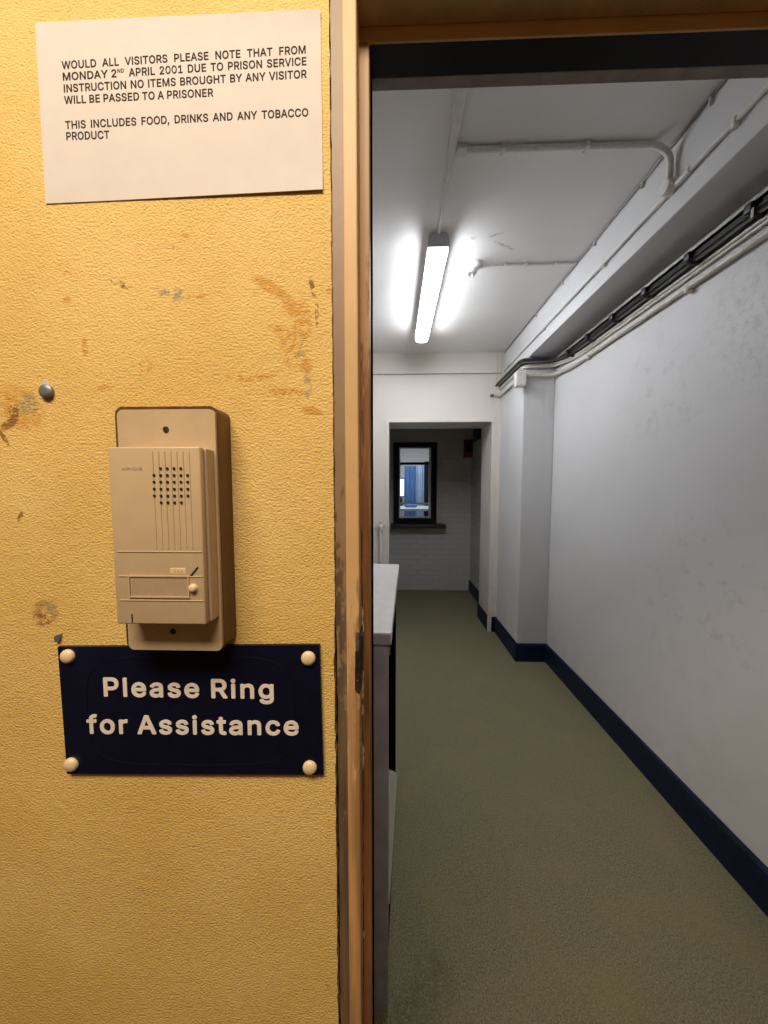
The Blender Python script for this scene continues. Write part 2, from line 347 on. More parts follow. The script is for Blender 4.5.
# letter outlines of a plain sans face: advance width, contours in two weights; cap height 509
GLYPH = {",":[188,[[[38,-137],[30,-135],[24,-131],[19,-119],[51,77],[60,85],[72,88],[132,88],[144,85],[153,77],[155,67],[101,-125],[92,-134],[80,-138]]],[]],"0":[453,[[[201,-23],[169,-15],[147,-5],[119,13],[84,49],[71,71],[51,111],[41,143],[34,173],[28,215],[28,293],[37,347],[51,397],[73,441],[94,471],[121,497],[143,511],[167,523],[201,532],[235,534],[253,532],[279,525],[311,511],[337,494],[356,475],[383,437],[401,399],[413,365],[418,345],[424,301],[426,235],[420,173],[409,131],[388,79],[358,35],[331,11],[307,-5],[283,-15],[249,-24]],[[207,73],[187,80],[169,92],[147,119],[132,145],[121,185],[116,211],[114,231],[114,277],[118,311],[129,353],[149,393],[160,407],[181,425],[205,435],[231,438],[255,433],[271,425],[289,412],[305,393],[320,367],[329,339],[336,307],[338,287],[338,223],[331,179],[321,147],[307,119],[293,101],[273,85],[253,75],[227,71]]],[]],"1":[453,[[[76,-18],[68,-16],[62,-12],[57,-2],[57,54],[62,66],[68,70],[80,73],[188,73],[193,76],[193,406],[192,410],[188,410],[100,346],[92,341],[82,341],[72,346],[67,356],[68,430],[74,440],[190,524],[202,527],[270,527],[282,524],[289,518],[293,508],[293,76],[298,73],[386,73],[400,69],[405,64],[409,56],[408,-4],[404,-12],[400,-15],[386,-19]]],[]],"2":[453,[[[64,-18],[56,-16],[50,-12],[45,-2],[45,46],[50,58],[266,291],[294,336],[301,368],[301,382],[293,408],[264,432],[230,441],[206,441],[196,438],[176,428],[158,411],[148,386],[144,358],[140,350],[136,347],[122,343],[68,343],[58,346],[52,350],[47,360],[49,390],[60,430],[72,454],[82,469],[106,493],[132,510],[152,520],[180,528],[208,533],[244,533],[270,528],[298,520],[318,510],[350,487],[366,470],[389,430],[394,414],[399,390],[399,366],[390,320],[388,312],[372,280],[352,249],[284,171],[197,80],[196,76],[384,75],[396,72],[402,68],[407,58],[406,-4],[402,-12],[398,-15],[384,-19]]],[]],"A":[480,[[[16,-18],[8,-16],[2,-12],[-2,-4],[-2,4],[183,514],[192,523],[204,527],[272,527],[284,524],[291,518],[298,502],[478,12],[481,2],[479,-8],[470,-16],[458,-19],[400,-19],[388,-16],[382,-12],[372,10],[334,116],[330,122],[152,123],[148,122],[146,118],[110,16],[98,-12],[92,-16],[80,-19]],[[184,218],[182,220],[184,226],[238,386],[242,380],[296,220],[292,217]]],[[[17,-19],[7,-16],[1,-12],[-3,-3],[-3,5],[180,511],[188,523],[203,528],[271,528],[285,524],[293,517],[301,499],[473,31],[482,7],[480,-7],[473,-15],[457,-20],[399,-20],[387,-17],[381,-14],[375,-3],[333,113],[327,122],[153,122],[149,120],[147,117],[105,-3],[100,-13],[93,-17],[81,-20]],[[187,218],[185,223],[205,281],[235,373],[239,380],[294,221],[293,219],[289,218]]]],"B":[456,[[[60,-18],[52,-16],[46,-12],[41,0],[41,508],[43,516],[52,524],[64,527],[260,527],[320,514],[338,506],[362,491],[386,467],[403,438],[413,410],[415,396],[415,352],[410,328],[400,307],[363,268],[365,264],[388,249],[406,231],[425,198],[432,176],[435,160],[435,112],[426,80],[417,60],[399,34],[370,12],[332,-6],[300,-14],[242,-19]],[[146,75],[143,80],[143,208],[145,212],[258,213],[276,210],[284,208],[305,198],[321,182],[330,168],[337,146],[336,126],[328,106],[316,92],[308,87],[290,80],[268,75]],[[146,303],[143,308],[143,428],[145,432],[260,433],[288,424],[308,406],[312,398],[317,380],[317,362],[314,350],[308,337],[278,312],[264,306],[248,303]]],[]],"C":[510,[[[236,-23],[186,-11],[142,9],[111,31],[90,51],[80,65],[53,107],[42,135],[30,175],[23,215],[23,293],[29,331],[36,355],[53,401],[72,433],[84,450],[111,477],[144,501],[172,515],[196,523],[234,532],[280,534],[322,527],[362,515],[392,499],[420,480],[443,457],[465,425],[476,401],[486,373],[491,353],[490,345],[486,337],[482,334],[470,330],[412,330],[400,333],[391,341],[372,386],[343,415],[310,431],[268,438],[242,436],[212,427],[194,417],[163,389],[150,371],[136,341],[125,299],[121,261],[125,209],[136,167],[150,137],[180,101],[198,88],[214,81],[234,74],[246,72],[276,72],[308,77],[346,96],[372,123],[391,167],[400,175],[412,178],[470,178],[480,175],[486,171],[490,163],[491,157],[488,143],[476,107],[464,83],[442,50],[430,37],[406,19],[364,-5],[318,-19],[290,-24]]],[]],"D":[502,[[[60,-18],[52,-16],[46,-12],[41,0],[41,508],[43,516],[52,524],[64,527],[238,527],[264,525],[312,514],[332,508],[360,494],[394,471],[430,432],[454,388],[464,364],[473,334],[479,292],[479,216],[473,176],[464,146],[444,102],[432,82],[417,62],[392,37],[360,16],[326,0],[290,-10],[252,-17],[224,-17],[214,-19]],[[146,75],[143,80],[143,430],[148,433],[244,433],[272,428],[290,422],[314,410],[341,386],[360,358],[370,332],[381,278],[381,236],[374,194],[362,156],[356,144],[340,122],[320,104],[288,86],[240,75]]],[]],"E":[419,[[[60,-18],[52,-16],[46,-12],[41,0],[41,508],[43,516],[52,524],[64,527],[366,527],[378,524],[384,520],[389,510],[389,452],[385,442],[378,436],[366,433],[148,433],[144,431],[143,308],[145,304],[350,303],[362,300],[368,296],[373,286],[373,230],[368,218],[362,214],[350,211],[145,210],[143,206],[143,80],[144,77],[148,75],[370,75],[382,72],[388,68],[393,58],[393,0],[391,-8],[382,-16],[370,-19]]],[]],"F":[410,[[[60,-18],[52,-16],[46,-12],[41,0],[41,508],[43,516],[52,524],[64,527],[364,527],[376,524],[382,520],[387,510],[387,452],[383,442],[376,436],[364,433],[148,433],[144,431],[143,300],[145,296],[340,295],[352,292],[358,288],[363,278],[363,220],[359,212],[354,207],[340,203],[145,202],[143,198],[142,-4],[138,-12],[134,-15],[122,-19]]],[]],"G":[520,[[[236,-23],[198,-15],[174,-7],[142,9],[111,31],[89,53],[72,75],[50,115],[30,173],[23,215],[23,293],[30,335],[49,393],[74,437],[87,455],[107,475],[140,499],[170,515],[194,523],[232,532],[280,534],[312,529],[360,515],[398,495],[426,474],[450,447],[468,419],[479,399],[490,361],[490,345],[486,337],[482,334],[470,330],[412,330],[400,333],[392,340],[372,381],[360,396],[340,415],[308,431],[260,438],[228,433],[200,421],[176,404],[166,394],[150,371],[136,341],[127,311],[121,261],[123,223],[127,197],[134,173],[146,145],[165,117],[183,99],[198,89],[214,81],[242,73],[292,72],[304,74],[324,80],[349,95],[369,115],[378,129],[392,165],[394,177],[390,180],[288,180],[276,183],[270,187],[265,199],[265,257],[269,265],[274,270],[288,274],[472,274],[484,271],[490,267],[495,257],[495,171],[491,145],[484,121],[465,79],[447,53],[421,27],[384,2],[362,-7],[336,-15],[294,-24]]],[]],"H":[517,[[[60,-18],[52,-16],[46,-12],[41,0],[41,508],[46,520],[52,524],[64,527],[120,527],[132,524],[141,516],[143,508],[143,312],[145,308],[368,307],[371,308],[373,312],[373,508],[375,516],[384,524],[396,527],[452,527],[466,523],[473,516],[475,508],[475,0],[470,-12],[464,-16],[452,-19],[396,-19],[382,-15],[378,-12],[374,-4],[373,208],[371,212],[148,213],[145,212],[143,208],[142,-4],[138,-12],[134,-15],[122,-19]]],[]],"I":[185,[[[60,-18],[52,-16],[46,-12],[41,0],[41,510],[46,520],[52,524],[62,527],[122,527],[132,524],[138,520],[143,508],[143,-2],[138,-12],[132,-16],[122,-19]]],[]],"K":[467,[[[60,-18],[52,-16],[46,-12],[41,0],[41,508],[46,520],[52,524],[64,527],[120,527],[132,524],[141,516],[143,508],[143,304],[144,300],[146,300],[350,520],[356,524],[368,527],[442,527],[456,523],[461,518],[465,510],[464,504],[460,495],[288,311],[269,290],[268,286],[460,16],[467,0],[462,-12],[456,-16],[444,-19],[376,-19],[364,-16],[358,-12],[200,210],[196,213],[175,194],[143,158],[143,0],[141,-8],[132,-16],[122,-19]]],[]],"L":[393,[[[60,-18],[52,-16],[46,-12],[41,0],[41,510],[46,520],[52,524],[62,527],[122,527],[132,524],[138,520],[143,508],[143,78],[148,75],[356,75],[368,72],[374,68],[379,58],[379,-2],[375,-10],[370,-15],[356,-19]]],[]],"M":[628,[[[60,-18],[52,-16],[46,-12],[41,0],[41,508],[46,520],[52,524],[64,527],[148,527],[160,524],[166,520],[248,312],[314,138],[318,143],[336,196],[450,492],[462,520],[468,524],[480,527],[562,527],[574,524],[580,520],[585,508],[585,0],[580,-12],[574,-16],[564,-19],[508,-19],[494,-15],[490,-12],[486,-4],[484,307],[482,307],[478,298],[378,42],[356,-10],[348,-16],[338,-19],[290,-19],[276,-15],[272,-12],[268,-4],[144,309],[140,313],[138,-4],[134,-12],[130,-15],[118,-19]]],[]],"N":[523,[[[60,-18],[52,-16],[46,-12],[41,0],[41,508],[46,520],[52,524],[64,527],[132,527],[144,524],[150,520],[374,168],[380,162],[382,512],[386,520],[390,523],[404,527],[460,527],[470,524],[476,520],[481,508],[481,0],[476,-12],[470,-16],[458,-19],[392,-19],[380,-16],[372,-10],[188,278],[146,348],[142,350],[142,-4],[138,-12],[134,-15],[122,-19]]],[]],"O":[533,[[[236,-23],[186,-11],[142,9],[111,31],[89,53],[76,71],[52,111],[42,135],[30,175],[23,215],[23,293],[29,331],[36,355],[53,401],[80,444],[111,477],[144,501],[172,515],[196,523],[234,532],[278,534],[300,532],[338,523],[362,515],[386,504],[422,478],[454,444],[464,429],[485,391],[500,347],[509,299],[511,235],[505,179],[496,147],[486,121],[472,93],[458,71],[445,53],[423,31],[388,6],[364,-5],[336,-15],[294,-24]],[[242,73],[214,81],[192,93],[165,117],[150,137],[136,167],[127,197],[121,247],[123,285],[130,321],[142,357],[161,387],[186,412],[208,426],[230,433],[262,438],[292,436],[316,429],[347,413],[373,387],[388,363],[402,329],[409,299],[411,283],[411,223],[404,187],[392,153],[370,118],[352,100],[322,82],[300,75],[288,72]]],[]],"P":[445,[[[60,-18],[52,-16],[46,-12],[41,0],[41,508],[43,516],[52,524],[64,527],[244,527],[280,523],[316,514],[348,498],[368,485],[392,460],[411,428],[422,394],[427,358],[425,318],[420,294],[410,266],[402,250],[385,226],[374,215],[344,194],[320,182],[292,174],[264,169],[145,166],[143,162],[143,0],[141,-8],[132,-16],[122,-19]],[[146,259],[143,264],[143,428],[145,432],[256,433],[286,424],[304,411],[316,394],[322,378],[325,366],[325,328],[317,302],[304,284],[280,267],[254,261],[228,259]]],[[[61,-19],[47,-14],[40,1],[40,507],[45,519],[53,525],[65,528],[257,528],[285,524],[319,515],[347,501],[365,490],[393,462],[410,435],[423,397],[428,369],[428,325],[423,297],[415,273],[403,249],[385,224],[359,201],[331,185],[297,173],[259,166],[146,165],[144,161],[144,1],[142,-7],[135,-15],[121,-20]],[[147,262],[144,267],[144,427],[146,431],[245,432],[263,430],[287,421],[305,407],[314,395],[321,375],[324,359],[324,335],[321,321],[314,299],[300,283],[289,275],[277,269],[249,262]]]],"R":[449,[[[60,-18],[52,-16],[46,-12],[41,0],[41,508],[43,516],[52,524],[64,527],[244,527],[288,522],[342,504],[373,484],[390,467],[402,448],[415,424],[422,402],[427,374],[427,332],[422,302],[416,284],[402,256],[381,228],[344,203],[341,198],[443,10],[445,2],[443,-8],[434,-16],[422,-19],[358,-19],[344,-15],[335,-6],[238,176],[232,179],[148,179],[145,178],[143,174],[142,-4],[138,-12],[134,-15],[122,-19]],[[146,273],[143,278],[143,428],[145,432],[258,433],[272,430],[292,423],[312,405],[322,384],[327,360],[327,346],[319,312],[313,302],[299,288],[276,278],[248,273]]],[[[61,-19],[47,-14],[40,1],[40,507],[45,519],[53,525],[65,528],[259,528],[301,521],[325,513],[351,501],[371,488],[394,465],[419,417],[425,397],[428,379],[428,325],[425,307],[419,287],[397,245],[377,222],[347,202],[344,197],[446,9],[448,-1],[443,-11],[435,-17],[423,-20],[357,-20],[341,-15],[329,3],[235,177],[149,178],[146,177],[144,173],[143,-3],[136,-15],[121,-20]],[[147,274],[144,279],[144,427],[146,431],[247,432],[265,430],[287,423],[308,407],[316,395],[321,379],[324,365],[324,341],[318,313],[312,303],[299,290],[289,285],[271,279],[257,276],[229,274]]]],"S":[447,[[[192,-25],[150,-17],[120,-7],[94,7],[62,33],[40,65],[28,93],[21,123],[21,137],[26,147],[32,151],[44,154],[100,154],[112,151],[118,147],[122,139],[130,111],[140,96],[154,85],[170,77],[180,74],[224,67],[244,68],[262,71],[284,78],[299,87],[313,101],[321,113],[327,131],[327,147],[323,159],[314,170],[287,189],[226,209],[146,233],[102,255],[72,277],[56,297],[42,323],[35,349],[35,397],[44,427],[62,461],[77,479],[98,495],[114,506],[148,521],[184,530],[234,534],[274,529],[320,515],[340,505],[368,486],[392,459],[408,429],[419,389],[419,377],[417,371],[408,363],[396,360],[342,360],[330,363],[321,371],[316,391],[304,411],[284,427],[264,435],[244,440],[206,440],[192,437],[170,430],[158,422],[145,409],[136,393],[133,381],[133,369],[138,355],[149,343],[180,323],[220,309],[316,281],[376,248],[398,226],[408,211],[418,191],[425,161],[425,115],[416,83],[396,47],[373,21],[350,5],[312,-13],[280,-22],[254,-26]]],[]],"T":[449,[[[194,-18],[186,-16],[180,-12],[175,0],[175,430],[170,433],[36,433],[24,436],[18,440],[13,450],[14,512],[18,520],[22,523],[36,527],[412,527],[424,524],[431,518],[435,508],[435,450],[431,442],[426,437],[412,433],[280,433],[275,430],[275,-2],[270,-12],[264,-16],[254,-19]]],[]],"U":[517,[[[226,-24],[188,-16],[158,-6],[138,4],[102,29],[84,47],[70,70],[56,98],[48,120],[41,174],[42,512],[46,520],[50,523],[64,527],[120,527],[130,524],[139,516],[141,508],[141,186],[146,148],[153,128],[164,111],[175,98],[192,86],[222,74],[236,71],[280,71],[308,78],[322,83],[334,91],[353,110],[362,124],[372,154],[375,170],[376,512],[380,520],[384,523],[396,527],[452,527],[464,524],[471,518],[475,508],[475,150],[468,118],[462,100],[444,64],[432,47],[399,16],[368,-3],[330,-16],[290,-25]]],[]],"V":[480,[[[204,-18],[196,-16],[190,-12],[186,-4],[0,500],[-1,510],[1,516],[10,524],[22,527],[82,527],[92,524],[100,517],[200,238],[238,126],[240,122],[242,122],[380,518],[388,524],[400,527],[458,527],[470,524],[479,516],[481,510],[480,504],[297,-2],[290,-12],[284,-16],[274,-19]]],[]],"W":[686,[[[156,-18],[148,-16],[142,-12],[136,0],[0,498],[-1,510],[4,520],[10,524],[22,527],[78,527],[90,524],[99,516],[192,156],[194,156],[196,162],[288,512],[292,520],[296,523],[310,527],[376,527],[388,524],[397,516],[470,238],[488,166],[492,156],[496,166],[572,462],[584,508],[587,516],[596,524],[608,527],[664,527],[676,524],[682,520],[687,510],[686,498],[554,18],[544,-10],[536,-16],[526,-19],[460,-19],[448,-16],[439,-8],[430,22],[346,334],[344,340],[342,341],[247,-6],[238,-15],[226,-19]]],[]],"Y":[472,[[[204,-18],[196,-16],[190,-12],[185,0],[184,204],[4,494],[-1,504],[1,516],[10,524],[22,527],[88,527],[98,524],[106,519],[236,307],[242,314],[266,356],[366,519],[374,524],[386,527],[450,527],[462,524],[468,520],[472,512],[472,504],[468,496],[286,202],[285,0],[283,-8],[274,-16],[264,-19]]],[]],"a":[389,[],[[[143,-28],[107,-20],[85,-13],[68,-4],[41,20],[29,38],[19,58],[10,88],[10,124],[19,156],[30,176],[63,207],[73,212],[115,228],[131,232],[181,241],[223,245],[251,252],[253,256],[254,262],[249,284],[245,291],[229,304],[193,311],[161,304],[153,300],[132,286],[114,260],[97,255],[33,274],[27,280],[23,288],[23,298],[35,324],[50,346],[64,360],[97,383],[131,394],[183,403],[207,403],[241,398],[289,380],[305,371],[331,344],[349,308],[356,276],[355,-4],[348,-16],[335,-20],[281,-21],[264,-16],[261,-12],[255,0],[253,1],[227,-15],[213,-20],[173,-29]],[[165,66],[137,72],[119,86],[114,106],[121,126],[141,139],[157,144],[229,155],[251,160],[255,159],[256,144],[253,132],[245,104],[238,92],[227,82],[209,72],[185,65]]]],"c":[396,[],[[[183,-27],[143,-17],[107,-1],[81,18],[53,50],[32,89],[25,109],[16,151],[14,201],[20,249],[27,273],[47,315],[64,339],[92,367],[107,377],[131,389],[185,404],[209,404],[267,395],[318,371],[357,331],[381,283],[381,273],[376,263],[369,259],[303,243],[295,245],[288,249],[273,277],[260,293],[237,305],[211,310],[195,310],[177,305],[165,299],[147,284],[135,267],[123,237],[118,217],[116,197],[118,157],[131,115],[146,93],[159,81],[177,71],[203,66],[237,71],[257,81],[275,101],[289,128],[297,133],[307,136],[369,120],[377,113],[382,99],[357,45],[317,5],[273,-18],[261,-21],[209,-28]]]],"e":[404,[],[[[185,-27],[133,-13],[101,3],[73,26],[53,51],[31,93],[21,125],[14,159],[14,215],[21,253],[36,297],[53,326],[68,345],[84,361],[107,377],[147,395],[183,404],[223,404],[257,397],[301,380],[323,364],[351,335],[373,295],[387,249],[390,229],[389,165],[381,153],[365,148],[123,148],[120,145],[120,141],[129,113],[136,101],[155,83],[173,73],[197,66],[215,66],[241,71],[251,75],[271,89],[291,118],[307,124],[372,109],[379,103],[383,95],[384,87],[380,73],[359,36],[349,24],[324,3],[313,-3],[293,-13],[247,-26],[227,-28]],[[123,240],[121,245],[127,261],[133,272],[147,288],[169,304],[195,310],[217,310],[229,308],[250,299],[266,283],[275,269],[284,245],[283,241],[279,240]]]],"f":[254,[],[[[81,-19],[67,-14],[60,1],[60,303],[55,306],[9,306],[-1,309],[-8,313],[-14,327],[-13,381],[-8,391],[-1,395],[11,398],[55,398],[59,400],[60,431],[65,467],[81,499],[107,525],[133,539],[177,550],[217,548],[229,545],[253,537],[257,533],[262,523],[261,511],[246,461],[239,453],[227,449],[199,454],[185,454],[173,449],[167,443],[163,431],[162,403],[163,400],[167,398],[223,398],[235,395],[241,392],[248,377],[247,323],[240,311],[227,307],[167,306],[162,303],[161,-3],[154,-15],[139,-20]]]],"g":[425,[],[[[187,-170],[161,-167],[121,-156],[95,-144],[74,-130],[63,-119],[36,-82],[32,-68],[37,-56],[41,-52],[77,-31],[93,-24],[101,-22],[114,-26],[135,-51],[163,-69],[207,-77],[225,-77],[239,-74],[255,-69],[271,-58],[281,-46],[290,-24],[290,14],[285,15],[263,0],[251,-6],[215,-15],[175,-15],[145,-8],[127,-2],[107,7],[83,23],[62,44],[35,86],[19,132],[14,162],[14,222],[19,250],[29,282],[49,324],[62,342],[83,363],[103,379],[127,390],[145,396],[173,403],[225,403],[253,395],[289,372],[292,374],[293,382],[297,390],[305,396],[317,399],[367,399],[379,396],[387,390],[392,378],[392,-30],[387,-56],[381,-74],[367,-101],[341,-129],[301,-153],[241,-169],[225,-171]],[[189,80],[169,85],[156,92],[139,109],[128,128],[123,142],[116,180],[116,204],[118,222],[123,242],[130,262],[139,277],[153,293],[167,302],[185,308],[223,309],[241,303],[260,290],[276,268],[283,250],[290,224],[292,210],[292,174],[287,150],[279,124],[269,107],[256,94],[241,85],[229,81],[217,79]]]],"i":[167,[],[[[54,-19],[40,-14],[33,1],[33,379],[40,392],[54,397],[110,398],[126,392],[133,377],[133,-1],[126,-14],[112,-19]],[[76,425],[39,441],[22,477],[21,485],[31,511],[40,526],[54,533],[84,544],[114,533],[129,525],[144,491],[145,479],[133,449],[125,439],[92,425]]]],"l":[169,[],[[[54,-19],[40,-14],[33,1],[33,509],[40,522],[54,527],[112,528],[128,522],[135,507],[135,-1],[128,-14],[114,-19]]]],"n":[410,[],[[[54,-19],[40,-14],[33,1],[33,377],[38,389],[44,394],[56,398],[108,398],[124,392],[130,381],[132,375],[134,373],[156,388],[180,397],[210,404],[240,404],[290,393],[310,383],[327,371],[341,357],[352,341],[368,307],[375,279],[377,263],[377,1],[372,-11],[364,-17],[352,-20],[298,-20],[286,-16],[280,-11],[275,1],[275,251],[272,263],[268,276],[262,286],[244,301],[228,308],[196,308],[174,302],[155,289],[142,269],[133,237],[132,-3],[125,-15],[110,-20]]]],"o":[415,[],[[[183,-27],[143,-17],[107,-1],[81,18],[53,51],[31,93],[20,127],[14,173],[16,223],[25,267],[44,311],[62,337],[91,366],[111,380],[131,389],[149,395],[185,404],[229,404],[267,395],[285,389],[309,377],[329,362],[359,329],[385,281],[395,249],[400,221],[400,151],[389,105],[372,67],[350,35],[327,12],[311,1],[287,-12],[259,-21],[229,-28]],[[199,67],[173,72],[159,81],[146,93],[131,115],[118,157],[116,197],[121,229],[129,255],[135,267],[147,284],[159,295],[177,305],[193,310],[221,310],[243,303],[260,293],[271,282],[283,263],[291,241],[296,221],[298,205],[298,169],[295,151],[285,117],[268,91],[259,83],[239,71],[213,66]]]],"r":[259,[],[[[54,-19],[40,-14],[33,1],[33,377],[35,385],[42,393],[56,398],[106,398],[122,393],[132,379],[134,379],[160,393],[196,404],[238,404],[251,401],[258,395],[263,383],[263,323],[258,310],[252,306],[242,303],[208,306],[170,297],[143,273],[136,253],[133,241],[133,1],[131,-7],[124,-15],[110,-20]]]],"s":[365,[],[[[163,-27],[127,-22],[105,-15],[81,-3],[60,11],[41,32],[25,59],[16,91],[21,105],[33,113],[93,125],[103,122],[110,117],[123,89],[135,77],[161,67],[181,65],[201,66],[223,73],[234,79],[242,87],[247,97],[247,101],[239,119],[221,130],[203,137],[117,159],[87,173],[67,186],[49,204],[33,233],[28,253],[28,297],[31,309],[37,323],[49,344],[75,370],[89,379],[119,393],[143,400],[167,404],[209,404],[233,399],[259,391],[283,379],[301,366],[319,345],[335,317],[344,293],[343,287],[339,279],[327,271],[269,258],[259,261],[252,265],[231,297],[223,305],[201,312],[171,312],[155,308],[136,295],[130,285],[131,267],[137,259],[181,241],[251,223],[275,215],[291,207],[315,190],[333,169],[347,139],[350,127],[350,85],[343,63],[329,37],[307,12],[291,1],[265,-13],[223,-25],[199,-28]]]],"t":[227,[],[[[145,-23],[115,-15],[90,-3],[71,14],[54,43],[46,69],[44,93],[44,303],[39,306],[11,306],[-1,309],[-9,314],[-14,325],[-14,377],[-12,385],[-7,392],[-1,395],[9,398],[39,398],[43,400],[45,473],[52,485],[67,490],[121,490],[137,485],[141,481],[146,471],[147,400],[151,398],[199,398],[211,395],[219,390],[224,379],[224,325],[217,312],[201,306],[151,306],[146,303],[146,103],[152,79],[156,75],[173,70],[201,73],[211,70],[217,66],[223,53],[232,13],[232,1],[226,-11],[215,-17],[187,-24]]]]," ":[188,[],[]]}
def place_text(name, txt, mat, parent, x0, x1, z_base, cap_h, y, slope=0.0, bold=16, depth=.0003, squeeze=None, track=20):
    """lettering laid on the plane y from x0 to x1, base line at z_base, standing depth proud;
    squeeze: a justified line, the letters keep their width and the word gaps stretch"""
    wt = 2 if bold > 20 else 1; bold = 21 if bold > 20 else 18
    k = cap_h / (509 + 2 * bold); n_sp = txt.count(' ')
    base = sum(GLYPH[c][0] + (track if c != ' ' else 0) for c in txt) - track - 60 + 2 * bold
    sx, gap = (x1 - x0) / base, 0
    if squeeze:
        sx = squeeze; gap = ((x1 - x0) / sx - base) / max(1, n_sp)
    cu = bpy.data.curves.new(name, 'CURVE'); cu.dimensions = '2D'; cu.fill_mode = 'BOTH'; cu.extrude = .01
    X = 0; first = None
    for c in txt:
        for poly in GLYPH[c][wt]:
            sp = cu.splines.new('POLY'); sp.points.add(len(poly) - 1); sp.use_cyclic_u = True
            for p, (a, b) in zip(sp.points, poly):
                if first is None: first = min(q_[0] for q_ in GLYPH[c][wt][0])
                p.co = ((X + a - first) / 1000, (b + bold) / 1000, 0, 1)
        X += GLYPH[c][0] + (track if c != ' ' else gap)
    ob = bpy.data.objects.new('measure', cu); COL.objects.link(ob); bpy.context.view_layer.update()
    me = bpy.data.meshes.new_from_object(ob.evaluated_get(bpy.context.evaluated_depsgraph_get()))
    bpy.data.objects.remove(ob); bpy.data.curves.remove(cu); me.name = name
    for v in me.vertices:
        x = x0 + v.co.x * 1000 * sx; z = z_base + v.co.y * 1000 * k + slope * (x - x0)
        v.co = (x, y - (depth if v.co.z > 0 else -.0001), z)
    bm = bmesh.new(); bm.from_mesh(me); bmesh.ops.recalc_face_normals(bm, faces=bm.faces[:]); bm.to_mesh(me); bm.free()
    me.materials.clear(); me.materials.append(mat)
    o = bpy.data.objects.new(name, me); COL.objects.link(o)
    o.parent = parent; o.matrix_parent_inverse = parent.matrix_world.inverted()
    return o

# ------------------------------------------------------------------ key dimensions
XR = 1.30                       # right wall of the corridor
XL = -.72                       # its left wall
ZC = 2.80                       # ceiling
YB = .424                       # corridor side of the thin front wall
YF, YI = 3.45, 3.85             # thick far wall with the opening
YK, YK2 = 4.87, 4.99            # back wall with the hatch window
XP, YP = 1.05, 2.85             # pilaster
XBM, ZBM = 1.08, 2.525          # ceiling beam
XO0, XO1, ZO = -.056, .975, 2.135
XI0, XI1 = -.9, 1.095            # small room behind the opening
X_GAP = at(334, 500, W).x       # plaster edge beside the door frame
X_FIL = at(345.5, 500, W).x     # filler strip / frame face
X_FACE = at(359, 500, W).x
Y_ST = .380                     # face of the door stop
X_ST = at(370.4, 500, Y_ST).x
Z_REB = at(366, 28, Y_ST).z
Z_ST = at(374, 42, Y_ST).z
X_DR = .80                      # right side of the opening (outside the picture)

# ------------------------------------------------------------------ shell
edge = []
z = 0.0
while z < Z_REB + .03:
    rough = .0006 if z > 1.32 else random.choice((.0006, .0010, .0018))
    edge.append((X_GAP + random.uniform(-rough, rough * .25) - (.0011 if z < 1.33 else 0), z)); z += random.uniform(.003, .012)
prof = [(-1.9, 0)] + edge + [(X_GAP, Z_REB + .035), (X_DR + .035, Z_REB + .035), (X_DR + .035, 0), (1.9, 0), (1.9, ZC), (-1.9, ZC)]
struct(MB().prism(prof, 1, W, YB - .002).build('wall_front', None, mats=[M['yellow'], M['leftwall']], pick=lambda f: 1 if f.normal.y > .5 else 0),
       'rough yellow plaster wall with stains, holding the notice, intercom and blue sign', 'wall')
struct(MB().box((-1.9, -2.0, -.08), (1.9, W + .03, 0)).build('floor_hall', M['hallfloor']))
struct(MB().box((-1.0, W + .03, -.08), (1.42, YK2 - .001, 0)).build('floor', M['carpet']), 'worn olive green carpet of the corridor', 'floor')
struct(MB().box((-2.0, -2.1, ZC), (2.0, YK2, ZC + .1)).build('ceiling', M['ceil']), 'white painted corridor ceiling', 'ceiling')
struct(MB().box((-2.0, -2.1, 0), (-1.9, W, ZC)).build('wall_hall_left', M['hall']))
struct(MB().box((1.9, -2.1, 0), (2.0, W, ZC)).build('wall_hall_right', M['hall']))
struct(MB().box((-1.9, -2.1, 0), (1.9, -2.0, ZC)).build('wall_hall_back', M['hall']))
struct(MB().box((XL - .1, YB, 0), (XL, YF, ZC)).build('wall_left', M['leftwall']))
# right wall with its pilaster and the beam along the ceiling
struct(MB().box((XR, YB, 0), (XR + .1, YF + .2, ZC)).build('wall_right', M['right']), 'long white corridor wall on the right, scuffed and marked, with some shade in its colour', 'wall')
struct(MB().box((XP, YP, 0), (XR, YF, ZBM), .006, 2).build('trim_pilaster', M['white']), 'white pilaster at the end of the right wall', 'pilaster')
struct(MB().box((XBM, YB, ZBM), (XR, YF, ZC), .004, 2).build('trim_beam', M['white']), 'white boxed beam along the right side of the ceiling', 'beam')
# thick far wall with the doorless opening
b = MB()
b.prism([(XL - .1, 0), (XO0, 0), (XO0, ZO), (XO1, ZO), (XO1, 0), (XR + .1, 0), (XR + .1, ZC), (XL - .1, ZC)], 1, YF, YI)
struct(b.build('wall_far', M['warmwhite']), 'cream white end wall with a doorless opening', 'wall')
b = MB()
e = .028
b.box((XO1 - .006, YF - .008, .0), (XO1 + e, YF + .03, ZO + e), .003).box((XO0 - e, YF - .008, 0), (XO0 + .006, YF + .03, ZO + e), .003).box((XO0, YF - .0075, ZO - .006), (XO1, YF + .03, ZO + e), .003)
struct(b.build('trim_opening', M['warmwhite']), 'narrow cream bead round the doorless opening', 'trim')
